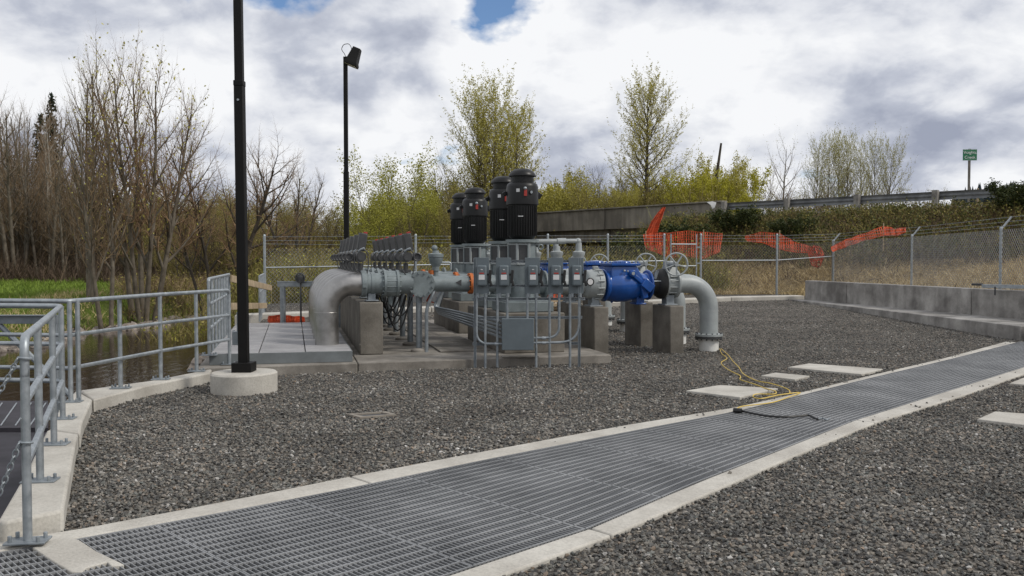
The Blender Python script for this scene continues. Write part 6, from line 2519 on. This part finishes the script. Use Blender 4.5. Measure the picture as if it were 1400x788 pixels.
# ------------------------------------------------------------------ undergrowth masses
def twig_mass(name, pos, hts, per, material, seed, wid=0.018, splay=0.45, leaf=None, lsize=0.05, lper=0):
    r = np.random.default_rng(seed)
    n = len(pos)
    Pb = np.repeat(pos, per, 0) + r.normal(0, 0.25, (n * per, 3)) * np.array([1, 1, 0.05])
    h = np.repeat(hts, per) * r.uniform(0.35, 1.1, n * per)
    tip = Pb + np.stack([r.normal(0, splay, n * per) * h, r.normal(0, splay, n * per) * h, h * r.uniform(.7, 1, n * per)], 1)
    mid = (Pb + tip) / 2 + r.normal(0, 0.08, Pb.shape) * h[:, None]
    sd = r.normal(0, 1, Pb.shape)
    sd[:, 2] *= 0.2
    sd /= np.linalg.norm(sd, axis=1)[:, None]
    w_ = wid * r.uniform(.6, 1.5, n * per)[:, None]
    V = np.stack([Pb - sd * w_, Pb + sd * w_, mid + sd * w_ * .7, mid - sd * w_ * .7, tip], 1).reshape(-1, 3)
    b = np.arange(n * per)[:, None] * 5
    Q = b + np.array([[0, 1, 2, 3]])
    T_ = b + np.array([[3, 2, 4]])
    mi = None
    if leaf is not None and lper:
        idx = r.integers(0, n * per, n * per * lper)
        t = r.uniform(0.3, 1.0, len(idx))[:, None]
        P_ = Pb[idx] * (1 - t) + tip[idx] * t + r.normal(0, 0.07, (len(idx), 3))
        V2, Q2 = blades(P_, lsize, r)
        Q = np.concatenate([Q, Q2 + len(V)])
        V = np.concatenate([V, V2])
        mi = np.concatenate([np.zeros(n * per), np.ones(len(Q2)), np.zeros(len(T_))]).astype(np.int32)
    me_ = np_mesh(name, V, [Q, T_], material)
    if mi is not None:
        me_.materials.append(leaf)
        me_.polygons.foreach_set('material_index', mi)
    o = link(name, me_)
    o['kind'] = 'stuff'
    return o


def scatter(n, x0, x1, y0, y1, seed, cond=None):
    r = np.random.default_rng(seed)
    X = r.uniform(x0, x1, n)
    Y = r.uniform(y0, y1, n)
    if cond is not None:
        k_ = cond(X, Y)
        X, Y = X[k_], Y[k_]
    return np.stack([X, Y, terrain(X, Y) - 0.03], 1)


notyard = lambda X, Y: ~inpoly(yo, X, Y)
# slope brush below the guard rail
pb_ = scatter(8500, 2, 42, 24, 60, 51, lambda X, Y: (road_sd(X, Y) > 0.9) & (road_sd(X, Y) < 6.4 + 0.9 * nz(X, Y, 0.8, 4)) & notyard(X, Y))
rb = np.random.default_rng(1)
hb = np.clip((road_sd(pb_[:, 0], pb_[:, 1]) - 0.4) * 0.45, 0.3, 1.0)
twig_mass('slope_brush', pb_[::2], rb.uniform(0.5, 1.4, len(pb_[::2])) * hb[::2], 20, M_dead, 61, 0.014, 0.5, M_lfo, 0.05, 2)
twig_mass('slope_brush', pb_[1::2], rb.uniform(0.5, 1.5, len(pb_[1::2])) * hb[1::2], 18, M_twigo, 62, 0.013, 0.5, M_slopeleaf, 0.05, 4)
# dry straw and dead weeds lower on the slope
ps = scatter(26000, 4, 30, 13, 46, 52, lambda X, Y: (straw_w(X, Y) > 0.35) & notyard(X, Y))
rs = np.random.default_rng(2)
twig_mass('dry_straw', ps, rs.uniform(0.12, 0.5, len(ps)) * (0.6 + 0.7 * np.clip(nz(ps[:, 0], ps[:, 1], 1.6, 21) + 0.4, 0, 1)), 8, M_straw, 63, 0.013, 0.8)
pd_ = scatter(2600, 4, 30, 15, 46, 57, lambda X, Y: (straw_w(X, Y) > 0.2) & (nz(X, Y, 0.6, 12) > -0.1) & notyard(X, Y))
twig_mass('dead_weeds', pd_, rs.uniform(0.2, 0.7, len(pd_)), 8, M_dead, 64, 0.012, 0.6)
# scrub behind the back fence, left half
pt_ = scatter(7000, -13, 9, 29.5, 60, 53, lambda X, Y: notyard(X, Y) & (Y > 28.6 + 0.42 * (X + 7.5)) & (X > creek_edge(Y) + 3.0) & ((road_sd(X, Y) > 2.5) | (X < 2)))
rt = np.random.default_rng(3)
twig_mass('thicket_undergrowth', pt_[::2], rt.uniform(0.9, 2.6, len(pt_[::2])), 13, M_twigo, 65, 0.014, 0.35, M_lfo, 0.06, 1)
twig_mass('thicket_undergrowth', pt_[1::2], rt.uniform(0.8, 2.2, len(pt_[1::2])), 11, M_twigg, 66, 0.012, 0.35, M_lfg, 0.05, 1)
# tall scrub filling the distance behind the thicket and the wood
pw = scatter(5200, -75, -24, 58, 100, 54)
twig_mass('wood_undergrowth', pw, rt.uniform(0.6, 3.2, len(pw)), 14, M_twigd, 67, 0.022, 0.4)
pw = scatter(9000, -36, 24, 60, 104, 55, lambda X, Y: ((road_sd(X, Y) < -13) & (X < 0.24 * Y) & (X > -0.40 * Y)) | ((X < -4) & (road_sd(X, Y) > 0) & (X > -0.40 * Y)))
twig_mass('wood_undergrowth', pw, rt.uniform(1.2, 6.0, len(pw)), 12, M_twigo, 68, 0.026, 0.30, M_lfo, 0.10, 1)
# creek bank: brambles under the big trees, grass tufts, stones
pk = scatter(1700, -23, -13.5, 31, 58, 56, lambda X, Y: (creek_edge(Y) - X > 1.0) & ((CX + F * X / Y) > 165))
twig_mass('bank_brambles', pk, rt.uniform(0.3, 1.3, len(pk)), 10, M_twigb, 69, 0.013, 0.5, M_lfo, 0.05, 1)
pgq = scatter(22000, -34, -14.5, 22, 60, 58, lambda X, Y: (creek_edge(Y) - X > 0.7) & (creek_edge(Y) - X < 9))
twig_mass('bank_grass', pgq, rt.uniform(0.12, 0.40, len(pgq)), 7, M_grass, 70, 0.014, 0.45)
pgd = scatter(5000, -24, -14.5, 22, 56, 59, lambda X, Y: (creek_edge(Y) - X > 0.5) & (creek_edge(Y) - X < 4.5) & (nz(X, Y, 0.7, 15) > -0.05))
twig_mass('dry_bank_grass', pgd, rt.uniform(0.2, 0.55, len(pgd)), 8, M_straw, 71, 0.013, 0.5)
pgm = scatter(12000, -62, -22, 40, 88, 60, lambda X, Y: (creek_edge(Y) - X > 6))
twig_mass('meadow_grass', pgm, rt.uniform(0.15, 0.45, len(pgm)), 6, M_grass, 72, 0.03, 0.4)
# bank stones: the edge of the creek
rk_ = random.Random(9)
stm = []
for v_ in range(5):
    m_ = MB()
    m_.sphere((0, 0, 0), 1.0, 7, 5, (1, 0.8, 0.6))
    m_.v = [(a + rk_.uniform(-.2, .2), b + rk_.uniform(-.2, .2), c_ + rk_.uniform(-.15, .15)) for a, b, c_ in m_.v]
    stm.append(m_.mesh('bank_stone', M_rock, 25))
for i in range(170):
    Y = 22 + 26 * (i / 170) + rk_.uniform(-.2, .2)
    x = float(creek_edge(Y)) + rk_.uniform(-0.7, 0.35)
    z = float(terrain(np.array([x]), np.array([Y]))[0])
    s_ = rk_.choice([0.15, 0.2, 0.28, 0.36]) * rk_.uniform(.8, 1.3)
    o = link('bank_stone', stm[i % 5], None, (x, Y, max(z, WATER - 0.03)), rk_.uniform(0, 6.28), (s_, s_, s_))
    tag(o, 'rounded brown stone at the water edge of the far bank', 'stone', 'stones along the far creek bank')

# ------------------------------------------------------------------ far conifer ridge
rg = np.random.default_rng(8)
V, Q, n = [], [], 0
for i in range(1000):
    a = rg.uniform(-0.9, 0.95) if i < 400 else rg.uniform(0.42, 0.66)
    D = rg.uniform(820, 1050)
    x, y = math.sin(a) * D, math.cos(a) * D
    gz = 52 + 6 * math.sin(a * 9 + 1.0) + (D - 820) * 0.05 - 52 * (1 - min(1, max(0, (a - 0.40) / 0.08)))
    h = rg.uniform(9, 19)
    r_ = h * 0.2
    k_ = 6
    ring = [(x + r_ * math.cos(2 * math.pi * j / k_), y + r_ * math.sin(2 * math.pi * j / k_), gz - 45) for j in range(k_)]
    ring2 = [(x + r_ * math.cos(2 * math.pi * j / k_), y + r_ * math.sin(2 * math.pi * j / k_), gz + h * 0.15) for j in range(k_)]
    V += ring + ring2 + [(x, y, gz + h)]
    for j in range(k_):
        Q.append((n + j, n + (j + 1) % k_, n + k_ + (j + 1) % k_, n + k_ + j))
        Q.append((n + k_ + j, n + k_ + (j + 1) % k_, n + 2 * k_, n + 2 * k_))
    n += 2 * k_ + 1
Q = np.array(Q)
M_ridge = mat('far_conifer', (0.012, 0.024, 0.030), 0.9, var=0.3, vscale=0.05, world=True)
rme = bpy.data.meshes.new('conifer_ridge')
rme.from_pydata(V, [], [tuple(q) if q[2] != q[3] else tuple(q[:3]) for q in Q.tolist()])
rme.materials.append(M_ridge)
link('conifer_ridge', rme)['kind'] = 'stuff'

# ------------------------------------------------------------------ loose gravel stones
def gravel_points():
    r = np.random.default_rng(77)
    P_ = []
    excl = [[(p.x, p.y) for p in [at_q(tuo, qa + (qb - qa) * i / 40) for i in range(41)]] + [(p.x, p.y) for p in [at_q(tlo, qb + 0.6 - (qb + 0.6 - qa) * i / 40) for i in range(41)]]]
    ex_small = []
    for _, pq in lids:
        ex_small.append([tuple(G(x, y, 0).xy) for x, y in pq])
    ex_small.append([tuple(p.xy) for p in fr_])
    q4_ = [P(-5.1, -1.28), P(1.15, -1.28), P(1.15, 7.6), P(-5.1, 7.6)]
    ex_small.append([tuple(p.xy) for p in q4_])
    ex_small.append([tuple(p.xy) for p in ledge])
    ex_small.append([(w_far + wn * 0).xy[:], (w_ext).xy[:], (w_ext + wn * 3).xy[:], (w_far + wn * 3).xy[:]])
    kb_out = [(p.x, p.y) for p in k1r] + [(p.x, p.y) for p in k2f] + [(k2f[-1].x - 3, k2f[-1].y + 1), (-20, 14), (-20, 3), (k1r[0].x - 0.4, 3.0), (k1r[0].x - 0.1, k1r[0].y - 0.3)]
    ex_small.append(kb_out)
    for y0, y1, dens in ((4.2, 6.5, 1900), (6.5, 9, 1450), (9, 12, 950), (12, 16, 480), (16, 22, 300), (22, 30, 110)):
        xm = min(y1 * 0.62, 13.5)
        n = int((y1 - y0) * 2 * xm * dens)
        X, Y = r.uniform(-xm, xm, n), r.uniform(y0, y1, n)
        k_ = inpoly(yo, X, Y)
        for e in excl + ex_small:
            k_ &= ~inpoly(e, X, Y)
        k_ &= np.hypot(X - L1.x, Y - L1.y) > 0.42
        P_.append(np.stack([X[k_], Y[k_]], 1))
    st = []
    for po, pi, off in ((tuo, tu, 0.0), (tlo, tl, 0.0)):
        for _ in range(36):
            q_ = r.uniform(qa + 6, qb)
            p = at_q(po, q_).lerp(at_q(pi, q_), r.uniform(0, 0.75))
            st.append((p.x, p.y))
    A = np.concatenate(P_)
    nA = len(A)
    A = np.concatenate([A, np.array(st)])
    z = 0.28 * np.clip((A[:, 1] - 18.5) / 11.5, 0, 1)
    z = z + r.uniform(0.0, 0.012, len(A))
    z[nA:] = KZ + 0.004
    return np.column_stack([A, z])


gp = gravel_points()
gme = bpy.data.meshes.new('loose_gravel')
gme.vertices.add(len(gp))
gme.vertices.foreach_set('co', gp.astype(np.float32).ravel())
gme.materials.append(M_stone)
go = link('loose_gravel', gme)
go['kind'] = 'stuff'
ng = bpy.data.node_groups.new('gravel_nodes', 'GeometryNodeTree')
ng.interface.new_socket('Geometry', in_out='INPUT', socket_type='NodeSocketGeometry')
ng.interface.new_socket('Geometry', in_out='OUTPUT', socket_type='NodeSocketGeometry')
gn = ng.nodes.new
gl = ng.links.new
gi, go_ = gn('NodeGroupInput'), gn('NodeGroupOutput')
iop = gn('GeometryNodeInstanceOnPoints')
gl(gi.outputs[0], iop.inputs['Points'])
gj = gn('GeometryNodeGeometryToInstance')
for v_ in range(5):
    ic = gn('GeometryNodeMeshIcoSphere')
    ic.inputs['Radius'].default_value = 0.0128
    ic.inputs['Subdivisions'].default_value = 1 if v_ else 2
    nzn = gn('ShaderNodeTexNoise')
    nzn.inputs['Scale'].default_value = 55
    nzn.inputs['Detail'].default_value = 1
    pos = gn('GeometryNodeInputPosition')
    add = gn('ShaderNodeVectorMath')
    add.operation = 'ADD'
    add.inputs[1].default_value = (3.7 * v_, 1.3 * v_, 0.7)
    gl(pos.outputs[0], add.inputs[0])
    gl(add.outputs[0], nzn.inputs['Vector'])
    sub = gn('ShaderNodeVectorMath')
    sub.operation = 'SUBTRACT'
    sub.inputs[1].default_value = (0.5, 0.5, 0.5)
    gl(nzn.outputs['Color'], sub.inputs[0])
    sc3 = gn('ShaderNodeVectorMath')
    sc3.operation = 'SCALE'
    sc3.inputs['Scale'].default_value = 0.036
    gl(sub.outputs[0], sc3.inputs[0])
    sp_ = gn('GeometryNodeSetPosition')
    gl(ic.outputs[0], sp_.inputs['Geometry'])
    gl(sc3.outputs[0], sp_.inputs['Offset'])
    smt = gn('GeometryNodeSetMaterial')
    smt.inputs['Material'].default_value = M_stone
    gl(sp_.outputs[0], smt.inputs[0])
    tr_ = gn('GeometryNodeTransform')
    tr_.inputs['Scale'].default_value = (1.0, 0.62 + 0.08 * v_, 0.48 + 0.09 * v_)
    gl(smt.outputs[0], tr_.inputs['Geometry'])
    gl(tr_.outputs[0], gj.inputs[0])
gl(gj.outputs[0], iop.inputs['Instance'])
iop.inputs['Pick Instance'].default_value = True
ri = gn('FunctionNodeRandomValue')
ri.data_type = 'INT'
[s for s in ri.inputs if s.name == 'Min' and s.type == 'INT'][0].default_value = 0
[s for s in ri.inputs if s.name == 'Max' and s.type == 'INT'][0].default_value = 4
gl([s for s in ri.outputs if s.type == 'INT'][0], iop.inputs['Instance Index'])
rv = gn('FunctionNodeRandomValue')
rv.data_type = 'FLOAT_VECTOR'
rv.inputs[0].default_value = (-0.6, -0.6, 0)
rv.inputs[1].default_value = (0.6, 0.6, 6.283)
gl(rv.outputs[0], iop.inputs['Rotation'])
rsn = gn('FunctionNodeRandomValue')
rsn.data_type = 'FLOAT'
_f = [s for s in rsn.inputs if s.type == 'VALUE']
_f[0].default_value = 0.4
_f[1].default_value = 1.4
rsn.inputs['Seed'].default_value = 5
gl([s for s in rsn.outputs if s.type == 'VALUE'][0], iop.inputs['Scale'])
gl(iop.outputs[0], go_.inputs[0])
gm = go.modifiers.new('gravel', 'NODES')
gm.node_group = ng
